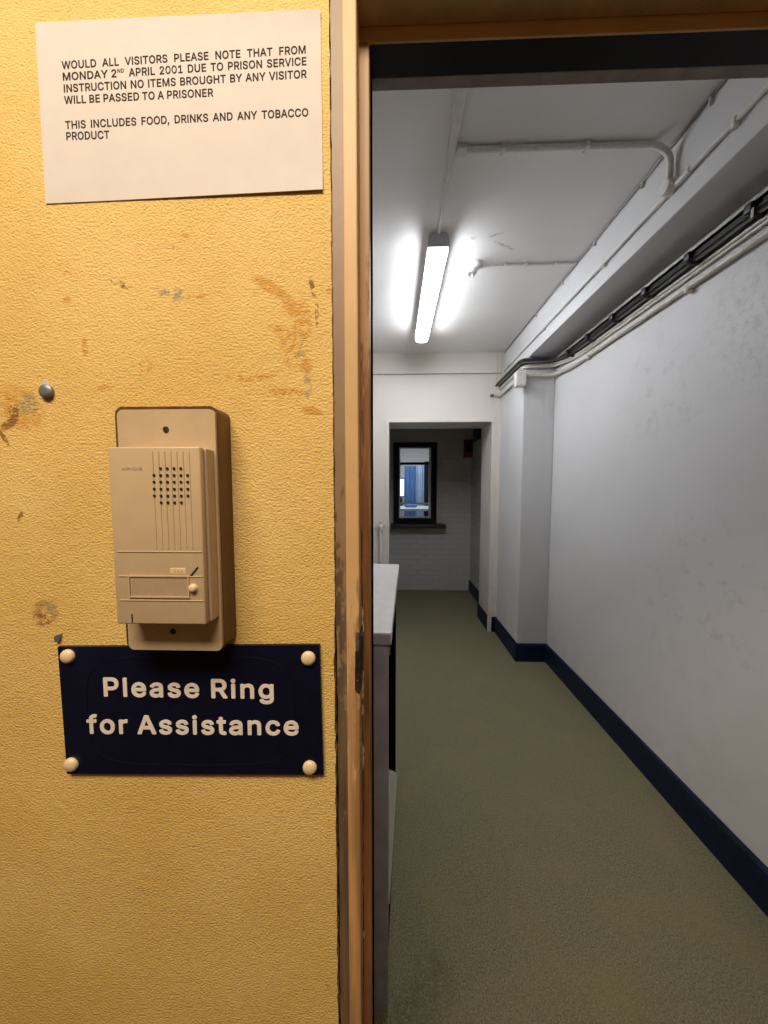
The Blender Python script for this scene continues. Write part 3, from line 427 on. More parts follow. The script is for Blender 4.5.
# small dark room behind
struct(MB().box((XI1, YI, 0), (XI1 + .1, YK, ZC)).build('wall_lobby_right', M['brick']), 'white brick side wall of the dim lobby', 'wall')
struct(MB().box((XI0 - .1, YI, 0), (XI0, YK, ZC)).build('wall_lobby_left', M['brick']))
WX0, WZ0 = at(393.5, 522, YK).x, at(393, 523, YK).z
WX1, WZ1 = at(437, 442, YK).x, at(437, 442.5, YK).z
SX0, SX1 = at(399, 480, YK).x, at(431, 480, YK).x
SZ0, SZ1 = at(415, 518, YK).z, at(415, 447.5, YK).z
b = MB()
for q in (((-1.9, 0), (WX0 + .03, ZC)), ((WX1 - .03, 0), (1.9, ZC)), ((WX0 + .03, 0), (WX1 - .03, WZ0 + .03)), ((WX0 + .03, WZ1 - .03), (WX1 - .03, ZC))):
    b.box((q[0][0], YK, q[0][1]), (q[1][0], YK2, q[1][1]))
struct(b.build('wall_back', M['brick']), 'white painted brick wall at the end, holding the hatch window', 'wall')

# skirting boards
def skirting(name, path, h, t, label):
    """path in plan; board on the left of the direction of travel"""
    b = MB(); n = len(path); off = []
    for i, p in enumerate(path):
        p = Vector(p); ds = []
        if i: ds.append((p - Vector(path[i - 1])).normalized())
        if i < n - 1: ds.append((Vector(path[i + 1]) - p).normalized())
        ns = [Vector((-d.y, d.x)) for d in ds]
        m = sum(ns, Vector((0, 0))) / len(ns); m = m / m.length_squared
        off.append(p + m * t)
    rows = []
    for p, q in zip(path, off):
        p = Vector(p); w = q - p
        rows.append([b.bm.verts.new((*p, 0)), b.bm.verts.new((*q, 0)), b.bm.verts.new((*q, h - .012)), b.bm.verts.new((*(p + w * .45), h)), b.bm.verts.new((*p, h))])
    for r, s_ in zip(rows, rows[1:]):
        for k in range(5): b.bm.faces.new((r[k], r[(k + 1) % 5], s_[(k + 1) % 5], s_[k]))
    b.bm.faces.new(rows[0]); b.bm.faces.new(rows[-1][::-1])
    return struct(b.build(name, M['navy']), label, 'skirting board')
skirting('baseboard_right', [(XR, YB), (XR, YP), (XP, YP), (XP, YF - .0), (XO1 + e, YF)], .155, .016, 'navy skirting board along the right wall and round the pilaster')
skirting('baseboard_lobby', [(XO1, YF + .035), (XO1, YI), (XI1, YI), (XI1, YK)], .155, .014, 'navy skirting board through the opening into the dim lobby')

# ------------------------------------------------------------------ door frame
door = struct(empty('door_1', (0, W, 0)), 'worn orange painted door frame with no door in it', 'door frame')
MB().box((X_FIL, W - .001, 0), (X_FACE, Y_ST, Z_REB), .0015).build('jamb', M['frame'], door)
# the flaking strip of filler between frame and plaster
b = MB(); pts = [(X_FIL - .0005, 0)]; z = 0; lft = []
while z < Z_REB + .03:
    lft.append((X_GAP + .0008 + random.uniform(-.0004, .0008) + (.0004 if z < 1.3 else -.0005), z)); z += random.uniform(.006, .02)
b.prism([(X_FIL, 0)] + [(X_FIL, Z_REB + .03)] + lft[::-1], 1, W + .002, YB - .01)
tag(b.build('filler_strip', M['filler'], door), 'flaking brown filler strip beside the yellow plaster')
MB().box((X_GAP - .006, W + .012, 0), (X_FIL, YB - .004, Z_REB + .02)).build('packing', M['gap'], door)
tag(MB().box((X_FIL, Y_ST, 0), (X_ST, YB, Z_ST), .0012).build('stop', M['stop'], door), 'stop worn down to bare brown wood')
tag(MB().prism([(X_ST - .0002, 0), (X_ST + .0005, 0), (X_ST + .0005, Z_ST), (X_ST - .0002, Z_ST)], 1, Y_ST + .014, YB).build('dark_edge', M['matteblack'], door), 'dark inner edge')  # thin black strip along the inner side of the stop
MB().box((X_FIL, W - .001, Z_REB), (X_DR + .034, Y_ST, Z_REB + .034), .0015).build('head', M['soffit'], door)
MB().box((X_FIL + .001, Y_ST, Z_ST), (X_DR + .034, Y_ST + .002, Z_REB + .034)).build('head_stop', M['frame'], door)
zA = Z_ST
tag(MB().box((X_FIL + .001, Y_ST + .002, zA + .0002), (X_DR + .034, .411, Z_REB + .034)).build('head_underside', M['headnavy'], door), 'dark navy underside of the head')  # near-black face under the head, grey at its back edge
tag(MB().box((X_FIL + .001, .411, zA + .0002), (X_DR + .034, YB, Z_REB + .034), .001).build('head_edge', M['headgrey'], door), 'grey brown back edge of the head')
MB().box((X_DR, W - .001, 0), (X_DR + .034, Y_ST, Z_REB), .0015).build('jamb', M['frame'], door)
MB().box((X_DR - .012, Y_ST, 0), (X_DR + .034, YB, Z_ST), .0012).build('stop', M['stop'], door)
# chips of pale primer along the arris of the stop
b = MB()
for (ya, yb) in ((606, 634), (668, 700), (704, 716), (742, 770), (930, 938)):
    z1, z0 = at(365, ya, Y_ST).z, at(365, yb, Y_ST).z; n = 7
    L = [(X_FACE + .0002, z0 + (z1 - z0) * k / n) for k in range(n + 1)]
    R = [(X_FACE + .0009 + random.random() * .0016, p[1]) for p in L]
    R[0] = R[-1] = None; poly = L + [r for r in R[::-1] if r]
    b.prism(poly, 1, Y_ST - .0006, Y_ST + .001)
tag(b.build('paint_chip', M['chip'], door), 'pale chips in the paint of the stop')
b = MB(); L = []; z = .0
while z < 1.42:
    L.append((X_FACE + (.0014 if 1.24 < z < 1.32 else random.choice((.0004, .0008, .0011))), z)); z += random.uniform(.006, .02)
b.prism([(X_FACE - .0001, 0)] + L[1:] + [(X_FACE - .0001, 1.42)], 1, Y_ST - .0004, Y_ST + .001)
tag(b.build('split', M['gap'], door), 'dark split along the stop')
# strike plate let into the rebate
zs1, zs0 = at(358, 633, W).z, at(358, 690, W).z
sp = tag(empty('strike_plate', (X_FACE, W, zs0)), 'rusty iron strike plate let into the worn door frame', 'strike plate')
xe = X_FACE
b = MB().box((xe - .0005, W - .0022, zs0), (xe + .0011, Y_ST - .001, zs1), .0005).prism([(xe - .0052, zs0 + .002), (xe, zs0 - .003), (xe, zs1 - .016), (xe - .0046, zs1 - .020)], 1, W - .0028, W - .0008)
b.build('plate', M['rust'], sp)
MB().box((xe - .0040, W - .0030, zs1 - .019), (xe - .0004, W - .0009, zs1 + .002), .0006).build('lip', M['rust2'], sp)
MB().box((xe + .0009, W + .006, zs0 + .020), (xe + .0014, W + .019, zs1 - .012)).build('latch_hole', M['hole'], sp)
for zz in (zs0 + .008, zs1 - .006):
    MB().lathe([(.0030, 0), (.0026, .0008), (.0008, .0011)], (xe + .0009, W + .012, zz), (1, 0, 0), 12).build('screw', M['rust2'], sp)
MB().lathe([(.0013, 0), (.0010, .0006)], (xe - .0022, W - .0027, zs0 + .012), (0, -1, 0), 10).build('screw', M['rust2'], sp)

# ------------------------------------------------------------------ paper notice
YN = W - .0009
TL, TR, BL, BR = [at(*p, YN) for p in ((35, 22.5), (320.5, 10.5), (45.5, 203.5), (323, 190.5))]
notice = tag(empty('wall_notice', (BL.x, W, BL.z)), 'laminated white notice to visitors above the intercom on the yellow wall', 'notice')
b = MB(); nx, nz = 24, 14; G = []
for k in range(2):
    for j in range(nz + 1):
        for i in range(nx + 1):
            u, v = i / nx, j / nz
            p = (BL * (1 - u) + BR * u) * (1 - v) + (TL * (1 - u) + TR * u) * v
            curl = .0035 * (max(0, .22 - v) / .22) ** 2 * max(0, u - .25) + .002 * (max(0, v - .93) / .07) ** 2 * u
            G.append(b.bm.verts.new((p.x, YN - curl * .6 + (.0008 if k else 0), p.z)))
def gi(k, j, i): return G[k * (nx + 1) * (nz + 1) + j * (nx + 1) + i]
for k in range(2):
    for j in range(nz):
        for i in range(nx): b.bm.faces.new((gi(k, j, i), gi(k, j, i + 1), gi(k, j + 1, i + 1), gi(k, j + 1, i)))
for i in range(nx):
    for j in (0, nz): b.bm.faces.new((gi(0, j, i), gi(0, j, i + 1), gi(1, j, i + 1), gi(1, j, i)))
for j in range(nz):
    for i in (0, nx): b.bm.faces.new((gi(0, j, i), gi(0, j + 1, i), gi(1, j + 1, i), gi(1, j, i)))
b.build('sheet', M['paper'], notice, smooth=True)
YT = YN - .00005
lines = [('WOULD ALL VISITORS PLEASE NOTE THAT FROM', (62, 69.3), (306, 53.6), 1), ('MONDAY 2    APRIL 2001 DUE TO PRISON SERVICE', (63, 80.8), (306.5, 65.2), 1),
         ('INSTRUCTION NO ITEMS BROUGHT BY ANY VISITOR', (64, 92.6), (307, 78), 1), ('WILL BE PASSED TO A PRISONER', (64.5, 104.2), (213, 96.6), 0),
         ('THIS INCLUDES FOOD, DRINKS AND ANY TOBACCO', (65.5, 129.2), (308.5, 116.4), 1), ('PRODUCT', (66.5, 140.3), (110, 138.6), 0)]
SXR = (at(213, 97, YT).x - at(64.5, 97, YT).x) / (sum(GLYPH[c][0] + (20 if c != ' ' else 0) for c in lines[3][0]) - 44)   # width of the set type
for i, (txt, a, c, just) in enumerate(lines):
    A, Cc = at(*a, YT), at(*c, YT); sl = (Cc.z - A.z) / (Cc.x - A.x); ch = at(a[0], a[1] - 8.1, YT).z - A.z
    if i == 1:
        # the line is set in three pieces round the raised ND
        x1 = at(107, 78, YT).x; x2 = at(122.5, 77, YT).x; xa = at(129, 76, YT).x
        place_text('printed_line', 'MONDAY 2', M['ink'], notice, A.x, at(117.5, 77, YT).x, A.z, ch, YT, sl, 20, .0001)
        zs = A.z + sl * (x2 - A.x)
        place_text('raised_letters', 'ND', M['ink'], notice, at(117.6, 75, YT).x, at(124.5, 75, YT).x, zs + ch * .52, ch * .5, YT, sl, 20, .0001)
        place_text('printed_line', 'APRIL 2001 DUE TO PRISON SERVICE', M['ink'], notice, xa, Cc.x, A.z + sl * (xa - A.x), ch, YT, sl, 20, .0001, squeeze=SXR)
    elif just: place_text('printed_line', txt, M['ink'], notice, A.x, Cc.x, A.z, ch, YT, sl, 20, .0001, squeeze=SXR)
    else: place_text('printed_line', txt, M['ink'], notice, A.x, Cc.x, A.z, ch, YT, sl, 20, .0001)

# ------------------------------------------------------------------ blue sign
YS = W - .004
c4 = [at(*p, YS) for p in ((57.5, 647), (319.5, 645), (323.5, 775), (67, 774))]
sg = tag(empty('wall_sign', (c4[3].x, W, c4[3].z)), 'navy blue plastic sign asking visitors to ring, below the intercom', 'sign')
MB().prism([(p.x, p.z) for p in c4], 1, YS, W - .0002).build('sign_board', M['sign'], sg)
def q(u, v): p = (c4[3] * (1 - u) + c4[2] * u) * (1 - v) + (c4[0] * (1 - u) + c4[1] * u) * v; return p
loop = []
for k in range(64):
    a = 2 * PI * k / 64; cx, sy = math.cos(a), math.sin(a)
    u = .5 + .40 * math.copysign(abs(cx) ** .4, cx); v = .5 + .42 * math.copysign(abs(sy) ** .5, sy); loop.append(q(u, v))
b = MB(); b.tube(loop + [loop[0]], .0005, 6, False); b.build('raised_border', M['sign'], sg, smooth=True)
place_text('lettering', 'Please Ring', M['letter'], sg, at(104, 690, YS).x, at(276, 690, YS).x, at(104, 696.3, YS).z, 20.8 * PX, YS, .003, 27, .0006, track=62)
place_text('lettering', 'for Assistance', M['letter'], sg, at(87, 725, YS).x, at(298, 725, YS).x, at(87, 733.5, YS).z, 20.8 * PX, YS, .014, 27, .0006, track=62)
for p in ((68.5, 656), (308.5, 658), (72, 764), (310, 767)):
    MB().lathe([(.0078, 0), (.0078, .0012), (.0070, .0030), (.0050, .0042), (.0022, .0048), (.0001, .005)], at(*p, YS), (0, -1, 0), 24).build('screw_cap', M['cap'], sg, smooth=True)

# ------------------------------------------------------------------ intercom
YPL, YU = .326, .305
ic = tag(empty('intercom', (at(170, 650, YPL).x, W, at(170, 650, YPL).z)), 'beige door intercom on a brown wooden block above the blue sign', 'intercom')
def rrect(x0, z0, x1, z1, r, n=6):
    out = []
    for (cx, cz, a0) in ((x1 - r, z1 - r, 0), (x0 + r, z1 - r, 90), (x0 + r, z0 + r, 180), (x1 - r, z0 + r, 270)):
        for k in range(n + 1):
            a = math.radians(a0 + 90 * k / n); out.append((cx + r * math.cos(a), cz + r * math.sin(a)))
    return out
p0, p1 = at(122, 649.5, YPL), at(216, 409, YPL)
p0.x = (at(117.5, 420, YPL).x + at(128, 640, YPL).x) / 2; p1.x = (at(215.5, 420, YPL).x + at(221.5, 640, YPL).x) / 2
MB().prism(rrect(p0.x - .0048, p0.z - .0016, p1.x + .0010, p1.z + .0036, .008), 1, YPL + .0035, W - .0002).build('wood_block', M['block'], ic, smooth=True)
MB().prism(rrect(p0.x, p0.z, p1.x, p1.z, .006), 1, YPL, YPL + .0035).build('mounting_plate', M['plate'], ic, smooth=True)
for p in ((166, 429.5), (173, 631.5)):
    cpt = at(*p, YPL); MB().lathe([(.0030, 0), (.0028, .0008), (.0012, .0010)], cpt, (0, -1, 0), 14).build('screw', M['rust'], ic)
u0 = at(113, 623.5, YU); u1 = at(203, 447, YU)
u0.x = (at(110, 470, YU).x + at(116, 620, YU).x) / 2; u1.x = (at(200.7, 470, YU).x + at(204, 600, YU).x) / 2
case = MB().box((u0.x + .001, YU + .0072, u0.z + .0004), (u1.x + .0022, YPL, u1.z - .0004), .001).build('case', M['beige2'], ic)
b = MB(); b.box((u0.x - .0004, YU, u0.z - .0004), (u1.x + .0004, YU + .0070, u1.z + .0004), .0016, 3)
fc = b.build('face', M['beige'], ic, smooth=True)
def U(x, y): return at(x, y, YU)
# vertical ribs round the loudspeaker and the ledges across the face
b = MB()
for k in range(7):
    x = 152.3 + k * 6.1
    a, c = U(x, 451), U(x + 1.5, 549); b.box((a.x - .0005, YU - .0005, c.z), (a.x + .0005, YU + .0005, a.z), .0002, 1)
b.build('rib_panel', M['beige'], fc)
b = MB()
for y in (551.5, 576, 600):
    a, c = U(117, y), U(201, y); b.box((u0.x + .004, YU - .0006, a.z - .0005), (u1.x - .001, YU + .0005, a.z + .0005), .0002, 1)
b.build('ledge', M['beige'], fc)
b = MB()
rows = [(468.5, (1, 2, 3, 4)), (475.3, range(6)), (482, range(6)), (489, range(6)), (495.8, range(6)), (502.5, (1, 2, 3, 4))]
for y, ks in rows:
    for k in ks:
        p = U(154 + k * 6.72 + (y - 468) * .02, y); b.lathe([(.00125, -.001), (.00125, .0007)], p, (0, -1, 0), 10)
b.build('speaker_grille', M['hole'], fc)
a, c = U(131, 596), U(188, 577)
b = MB(); b.box((a.x - .0012, YU - .0012, a.z - .0012), (c.x + .0012, YU + .0008, a.z)).box((a.x - .0012, YU - .0012, c.z), (c.x + .0012, YU + .0008, c.z + .0012)).box((a.x - .0012, YU - .0012, a.z), (a.x, YU + .0008, c.z)).box((c.x, YU - .0012, a.z), (c.x + .0012, YU + .0008, c.z))
np_ = b.build('name_plate', M['beige'], ic)
MB().box((a.x, YU - .0003, a.z), (c.x, YU + .0004, c.z)).build('card', M['label'], np_)
MB().lathe([(.0042, 0), (.0042, .0006), (.0036, .0008), (.0036, .0022), (.0030, .0030), (.0014, .0034), (.0001, .0035)], U(193.5, 588), (0, -1, 0), 20).build('call_button', M['cap'], ic, smooth=True)
b = MB(); p = U(193.5, 571); b.prism([(p.x - .0034, p.z - .0042), (p.x - .0018, p.z - .0050), (p.x + .0048, p.z + .0030), (p.x + .0040, p.z + .0042)], 1, YU - .0004, YU + .0003); b.build('bell_mark', M['hole'], fc)
b = MB(); p = U(179, 571); b.box((p.x - .0085, YU - .0003, p.z - .0026), (p.x + .0065, YU + .0003, p.z + .0028), .0002, 1); b.build('printed_patch', M['cap'], fc)
b = MB()
for k in range(3): b.box((p.x - .0050 + k * .0034, YU - .0005, p.z - .0010), (p.x - .0026 + k * .0034, YU + .0002, p.z + .0008))
b.build('printed_mark', M['plate'], fc)
p = U(132.3, 618); MB().box((p.x - .0006, YU - .0003, p.z - .0040), (p.x + .0006, YU + .0003, p.z + .0038)).build('release_slot', M['hole'], fc)
pa, pc = U(122, 470), U(142, 466.5); place_text('maker_mark', 'AIPHONE', M['beige2'], fc, pa.x, pc.x, pa.z, .0026, YU, 0, 8, .0003)

# ------------------------------------------------------------------ fixings in the plaster
sc = tag(empty('wall_bolt', at(48, 392, W)), 'round grey bolt head in the yellow plaster beside a brown stain', 'bolt')
c = at(48, 392, W)
MB().lathe([(.0072, 0), (.0072, .0030), (.0060, .0042), (.0030, .0047), (.0001, .0048)], c, (0, -1, 0), 18).build('bolt_head', M['steel'], sc, smooth=True)
MB().lathe([(.0042, -.012), (.0042, .0005)], c + Vector((-.002, 0, .008)), (0, -1, 0), 12).build('plug', M['chip'], sc)
c = at(59.5, 637, W); b = MB(); b.prism([(c.x - .0030, c.z - .0045), (c.x + .0015, c.z - .0035), (c.x + .0036, c.z + .0040), (c.x - .0008, c.z + .0032), (c.x - .0038, c.z + .0008)], 1, W - .0028, W + .004)
tag(b.build('broken_plug', M['steel']), 'small broken grey wall plug above the corner of the blue sign', 'wall plug')

# ------------------------------------------------------------------ counter beside the doorway
cn = at_z(390.2, 1013, 0); cf = at_z(398, 775, 0)
ang = -math.atan2(cf.x - cn.x, cf.y - cn.y); LEN = (cf - cn).length
ZT = at(391, 632, cn.y).z
ct = tag(empty('counter', (cn.x, cn.y, 0), ang), 'reception counter with white top and grey end panel just inside the doorway', 'counter')
def loc(m):                     # parts drawn in the counter's own axes (x right, y along, z up)
    for o in m: o.matrix_parent_inverse = Matrix.Identity(4)
CW = .58
top = MB().box((-CW, -.006, ZT - .032), (.002, LEN, ZT), .002).build('worktop', M['laminate'], ct)
trim = MB().box((-CW, -.009, ZT - .030), (.0, -.0062, ZT - .003), .001).build('edge_strip', M['panel'], ct)
endp = MB().box((-CW, 0, 0), (-.006, .022, ZT - .033), .001).build('end_panel', M['panel'], ct)
back = MB().box((-CW, .0225, .0), (-.012, LEN - .01, ZT - .0335)).build('dark_open_side', M['matteblack'], ct)  # solid black in place of the dark hollow of the open side
low = MB().prism([(.024, .70), (.024, .30), (LEN - .02, .0), (LEN - .02, .03)], 0, -.0118, -.0035).build('lower_panel', M['lightpanel'], ct)
brk = MB().box((-.0119, .024, ZT - .075), (-.003, .034, ZT - .036), .001).build('bracket', M['lip'], ct)
loc([top, trim, endp, back, low, brk])

# ------------------------------------------------------------------ fluorescent batten
LX0, LX1 = .176, .283; zc = ZC - .002
LYa, LYb = 1.875, 2.96
fl = tag(empty('fluorescent_light', ((LX0 + LX1) / 2, (LYa + LYb) / 2, ZC - .1)), 'lit white fluorescent batten on the corridor ceiling', 'ceiling light')
b = MB(); xm = (LX0 + LX1) / 2
b.prism([(xm - .044, ZC - .0005), (xm + .044, ZC - .0005), (xm + .050, ZC - .020), (xm + .055, ZC - .066), (xm + .055, ZC - .070), (xm - .055, ZC - .070), (xm - .055, ZC - .066), (xm - .050, ZC - .020)], 1, LYa, LYb)
b.build('housing', M['lamp_body'], fl)
sec = [(xm - .049, ZC - .0705), (xm - .050, ZC - .086), (xm - .042, ZC - .100), (xm - .020, ZC - .107), (xm + .020, ZC - .107), (xm + .042, ZC - .100), (xm + .050, ZC - .086), (xm + .049, ZC - .0705)]
MB().prism(sec, 1, LYa + .014, LYb - .014).build('diffuser', M['diffuser'], fl)
for y0, y1 in ((LYa + .002, LYa + .0138), (LYb - .0138, LYb - .002)): MB().prism(sec, 1, y0, y1).build('diffuser_end', M['dimend'], fl)
for y0, y1 in ((LYa - .004, LYa - .0003), (LYb + .0003, LYb + .004)):
    b = MB(); b.prism([(xm - .042, ZC - .0005), (xm + .042, ZC - .0005), (xm + .053, ZC - .020), (xm + .057, ZC - .072), (xm - .057, ZC - .072), (xm - .053, ZC - .020)], 1, y0, y1); b.build('end_cap', M['lamp_body'], fl)

# ceiling trunking and conduits
b = MB().box((.206, YB, ZC - .020), (.238, 1.43, ZC - .0003), .003).box((.219, 1.43, ZC - .014), (.237, LYa, ZC - .0003), .003)
tk = tag(b.build('cable_trunking', M['conduit']), 'white surface trunking running along the ceiling to the fluorescent batten', 'trunking')
YC = 1.43
cd = tag(empty('ceiling_conduit', (.25, YC, ZC)), 'white conduit crossing the ceiling and bending down onto the beam', 'conduit')
pth = fillet([(.238, YC, ZC - .012), (1.01, YC, ZC - .012), (1.062, YC, ZC - .055), (1.062, YC, 2.66)], .06, 8)
MB().tube(pth, .0115, 12).build('pipe', M['conduit'], cd, smooth=True)
for x in (.42, .74):
    MB().box((x - .008, YC - .019, ZC - .026), (x + .008, YC + .019, ZC - .0002), .006, 3).build('saddle', M['conduit'], cd)
MB().box((.242, YC - .020, ZC - .024), (.280, YC + .020, ZC - .0002), .004).build('tee_cover', M['conduit'], cd)
ZBC = 2.618
bc = tag(empty('beam_conduit', (XBM, 1.3, ZBC)), 'white conduit running along the side of the ceiling beam', 'conduit')
MB().tube([(XBM - .010, YB + .005, ZBC), (XBM - .010, 1.32, ZBC), (XBM - .010, 2.4, ZBC), (XBM - .010, YF - .01, ZBC)], .0088, 12).build('pipe', M['conduit'], bc, smooth=True)
for y in (.62, 1.00, 1.18, 1.85, 2.55, 3.2):
    MB().box((XBM - .021, y - .009, ZBC - .020), (XBM - .0002, y + .009, ZBC + .012), .005, 2).build('saddle', M['conduit'], bc)
jb = tag(empty('junction_box', (XBM, YC, 2.65)), 'round white junction box on the ceiling beam where two conduits meet', 'junction box')
MB().lathe([(.028, 0), (.028, .034), (.025, .038), (.0001, .039)], (XBM - .0005, YC, 2.632), (-1, 0, 0), 20).build('box_body', M['conduit'], jb, smooth=True)
MB().tube([(XBM - .012, YC - .09, ZBC), (XBM - .012, YC - .03, ZBC)], .0118, 12).build('coupler', M['conduit'], jb, smooth=True)
ec = tag(empty('edge_cable', (XBM, 1.3, ZC)), 'thin white cable clipped in the corner of ceiling and beam', 'cable')
MB().tube([(XBM - .006, YB + .003, ZC - .009), (XBM - .006, 1.2, ZC - .007), (XBM - .006, 2.3, ZC - .008), (XBM - .006, YF - .01, ZC - .008)], .0048, 8).build('sheath', M['greycable'], ec, smooth=True)
for y in (.82, 1.05, 1.28, 1.60, 1.95, 2.3, 2.7):
    MB().box((XBM - .012, y - .004, ZC - .032), (XBM - .0002, y + .004, ZC - .004), .002, 1).build('clip', M['conduit'], ec)
# lampholder on the ceiling with its feed
YL = 2.125
lc = tag(empty('feed_conduit', (.8, YL, ZC)), 'thin white conduit across the ceiling feeding the small lampholder', 'conduit')
MB().tube(smooth_path([(.50, YL, ZC - .020), (.56, YL, ZC - .012), (.64, YL + .004, ZC - .008), (.9, YL + .006, ZC - .008), (XBM - .012, YL, ZC - .008)]), .0068, 8).build('pipe', M['conduit'], lc, smooth=True)
for x in (.66, .78, .95): MB().box((x - .006, YL - .012, ZC - .017), (x + .006, YL + .020, ZC - .0002), .003).build('saddle', M['conduit'], lc)
lh = tag(empty('lampholder', (.46, YL, ZC)), 'small empty white angled lampholder on the ceiling beside the batten', 'lampholder')
MB().lathe([(.036, 0), (.036, .014), (.028, .024), (.012, .028)], (.49, YL, ZC - .0003), (0, 0, -1), 20).build('rose', M['conduit'], lh, smooth=True)
MB().lathe([(.013, 0), (.016, .02), (.020, .024), (.022, .060), (.019, .062), (.017, .045)], (.488, YL, ZC - .022), (-.6, -.15, -.75), 16).build('socket', M['conduit'], lh, smooth=True)

# ------------------------------------------------------------------ services on the right wall
def run(off, z, zp, end_y=YF - .004, y0=YB + .01, wob=0):
    """along the wall, round the pilaster and back to the end wall; off = distance from the surface"""
    pts = [(XR - off, y0, z)]
    ys = [.9 + .25 * k for k in range(7)]
    for y in ys: pts.append((XR - off + random.uniform(-wob, wob), y, z + random.uniform(-wob, wob)))
    pts += [(XR - off, 2.60, z + (zp - z) * .3), (XR - off - .02, YP - off - .02, zp), (XP - off + .02, YP - off - .006, zp), (XP - off, YP - off + .03, zp), (XP - off, end_y, zp)]
    return fillet(pts, .05, 6)
Z0 = 2.345
tc = tag(empty('wall_conduit', (XR, 1.5, Z0)), 'thick cream conduit, lowest of the services under the beam', 'conduit')
pp = fillet([(XR - .016, YB + .01, Z0), (XR - .016, 2.55, Z0), (XR - .022, YP - .026, Z0 + .03), (XP - .016, YP - .016, Z0 + .03), (XP - .016, YF - .016, Z0 + .03), (XP - .09, YF - .018, Z0 + .035)], .06, 8)
MB().tube(pp, .0125, 14).build('pipe', M['beigepipe'], tc, smooth=True)
for y in (1.585, 2.35):
    MB().box((XR - .031, y - .010, Z0 - .026), (XR - .0002, y + .010, Z0 + .010), .006, 2).build('saddle', M['beigepipe'], tc)
MB().lathe([(.0150, 0), (.0150, .03), (.0085, .031), (.0085, .01)], (XP - .075, YF - .018, Z0 + .035), (-1, 0, 0), 14).build('open_end', M['rust2'], tc)
for k, (dz, off) in enumerate(((.045, .010), (.062, .011))):
    lab = ('thin cream conduit directly above the thick conduit under the beam', 'thin cream conduit just below the black cables under the beam')[k]
    o = MB().tube(run(off, Z0 + dz, Z0 + .055 + dz * .9), .0075, 10).build('thin_conduit', M['beigepipe'], None, smooth=True)
    tag(o, lab, 'conduit', 'thin conduits under the beam')
for k, (dz, off, r, mt) in enumerate(((.083, .014, .009, 'cable'), (.082, .034, .008, 'greycable'), (.098, .026, .009, 'cable'), (.100, .045, .008, 'cable'), (.086, .052, .007, 'cable'))):
    o = MB().tube(run(off, Z0 + dz, Z0 + .055 + dz * .9, wob=.0008), r, 8).build('power_cable', M[mt], None, smooth=True)
    if mt == 'greycable': tag(o, 'grey sheathed cable running among the black cables under the beam', 'cable')
    else: tag(o, 'black cable in the tied bundle along the wall under the beam', 'cable', 'black cables under the beam')
tr = tag(empty('cable_tray', (XR, 1.5, Z0 + .115)), 'dark metal cable tray above the black cables under the beam', 'cable tray')
MB().prism([(XR - .0005, Z0 + .113), (XR - .060, Z0 + .113), (XR - .060, Z0 + .108), (XR - .063, Z0 + .108), (XR - .063, Z0 + .1165), (XR - .0005, Z0 + .1165)], 1, YB + .01, 2.72).build('tray_body', M['tray'], tr)
MB().box((XR - .0665, YB + .01, Z0 + .108), (XR - .0632, 2.72, Z0 + .121), .0008).build('lip', M['lip'], tr)
for y in (1.04, 1.29, 1.54, 1.79, 2.04, 2.29, 2.54):
    b = MB(); b.tube(fillet([(XR - .003, y, Z0 + .070), (XR - .060, y, Z0 + .074), (XR - .066, y, Z0 + .106), (XR - .05, y + .004, Z0 + .125)], .012, 4), .0075, 8); b.box((XR - .074, y - .016, Z0 + .080), (XR - .050, y + .012, Z0 + .112), .004)
    b.build('strap', M['cable'], tr, smooth=True)
MB().box((XR - .071, 1.27, Z0 + .055), (XR - .068, 1.278, Z0 + .086)).build('tie_tail', M['beigepipe'], tr)
# white box on the corner of the pilaster
c = at(519.5, 379.5, YP - .03)
pb = tag(empty('wall_box', c), 'small white conduit box on the top corner of the pilaster', 'conduit box')
MB().box((c.x - .036, YP - .058, c.z - .060), (c.x + .045, YP - .0002, c.z + .058), .006, 3).build('box_body', M['conduit'], pb, smooth=True)
MB().box((c.x - .032, YP - .0612, c.z - .055), (c.x + .041, YP - .0585, c.z + .053), .0014).build('cover', M['conduit'], pb)
for (sx, sz) in ((0, .045), (0, -.046)): MB().lathe([(.004, 0), (.003, .0015)], (c.x + .005, YP - .0612, c.z + sz), (0, -1, 0), 10).build('screw', M['steel'], pb)
# cable across the far wall with two drops
fcb = tag(empty('far_wall_cable', (.4, YF, 2.65)), 'thin grey cable running level across the cream end wall', 'cable')
zf = at(440, 374, YF).z
MB().tube([(XL + .01, YF - .006, zf), (.1, YF - .006, zf), (.6, YF - .006, zf + .001), (XP + .0, YF - .006, zf)], .0050, 8).build('sheath', M['greycable'], fcb, smooth=True)
for px in (497.5, 501.5):
    p = at(px, 360, YF); b = MB(); b.tube([(p.x, YF - .006, ZC - .004), (p.x, YF - .006, at(px, 386, YF).z)], .0042, 8); b.build('drop', M['beigepipe'], fcb, smooth=True)

# white pipe with valve on the end wall, standing behind the counter
c = at(381, 531, YF - .03)
pv = tag(empty('standpipe', (c.x, YF, 0)), 'thin white pipe with a capped valve beside the opening, behind the counter', 'pipe')
MB().tube([(c.x, YF - .03, .002), (c.x, YF - .03, c.z)], .016, 12).build('pipe', M['conduit'], pv, smooth=True)
MB().lathe([(.018, 0), (.024, .01), (.024, .05), (.016, .058), (.012, .085), (.018, .09), (.018, .1)], (c.x, YF - .03, c.z), (0, 0, 1), 14).build('valve', M['conduit'], pv, smooth=True)
MB().tube(smooth_path([(c.x - .045, YF - .03, c.z + .085), (c.x - .02, YF - .03, c.z + .055), (c.x + .02, YF - .03, c.z + .055), (c.x + .045, YF - .03, c.z + .09)]), .008, 8).build('lever', M['conduit'], pv, smooth=True)
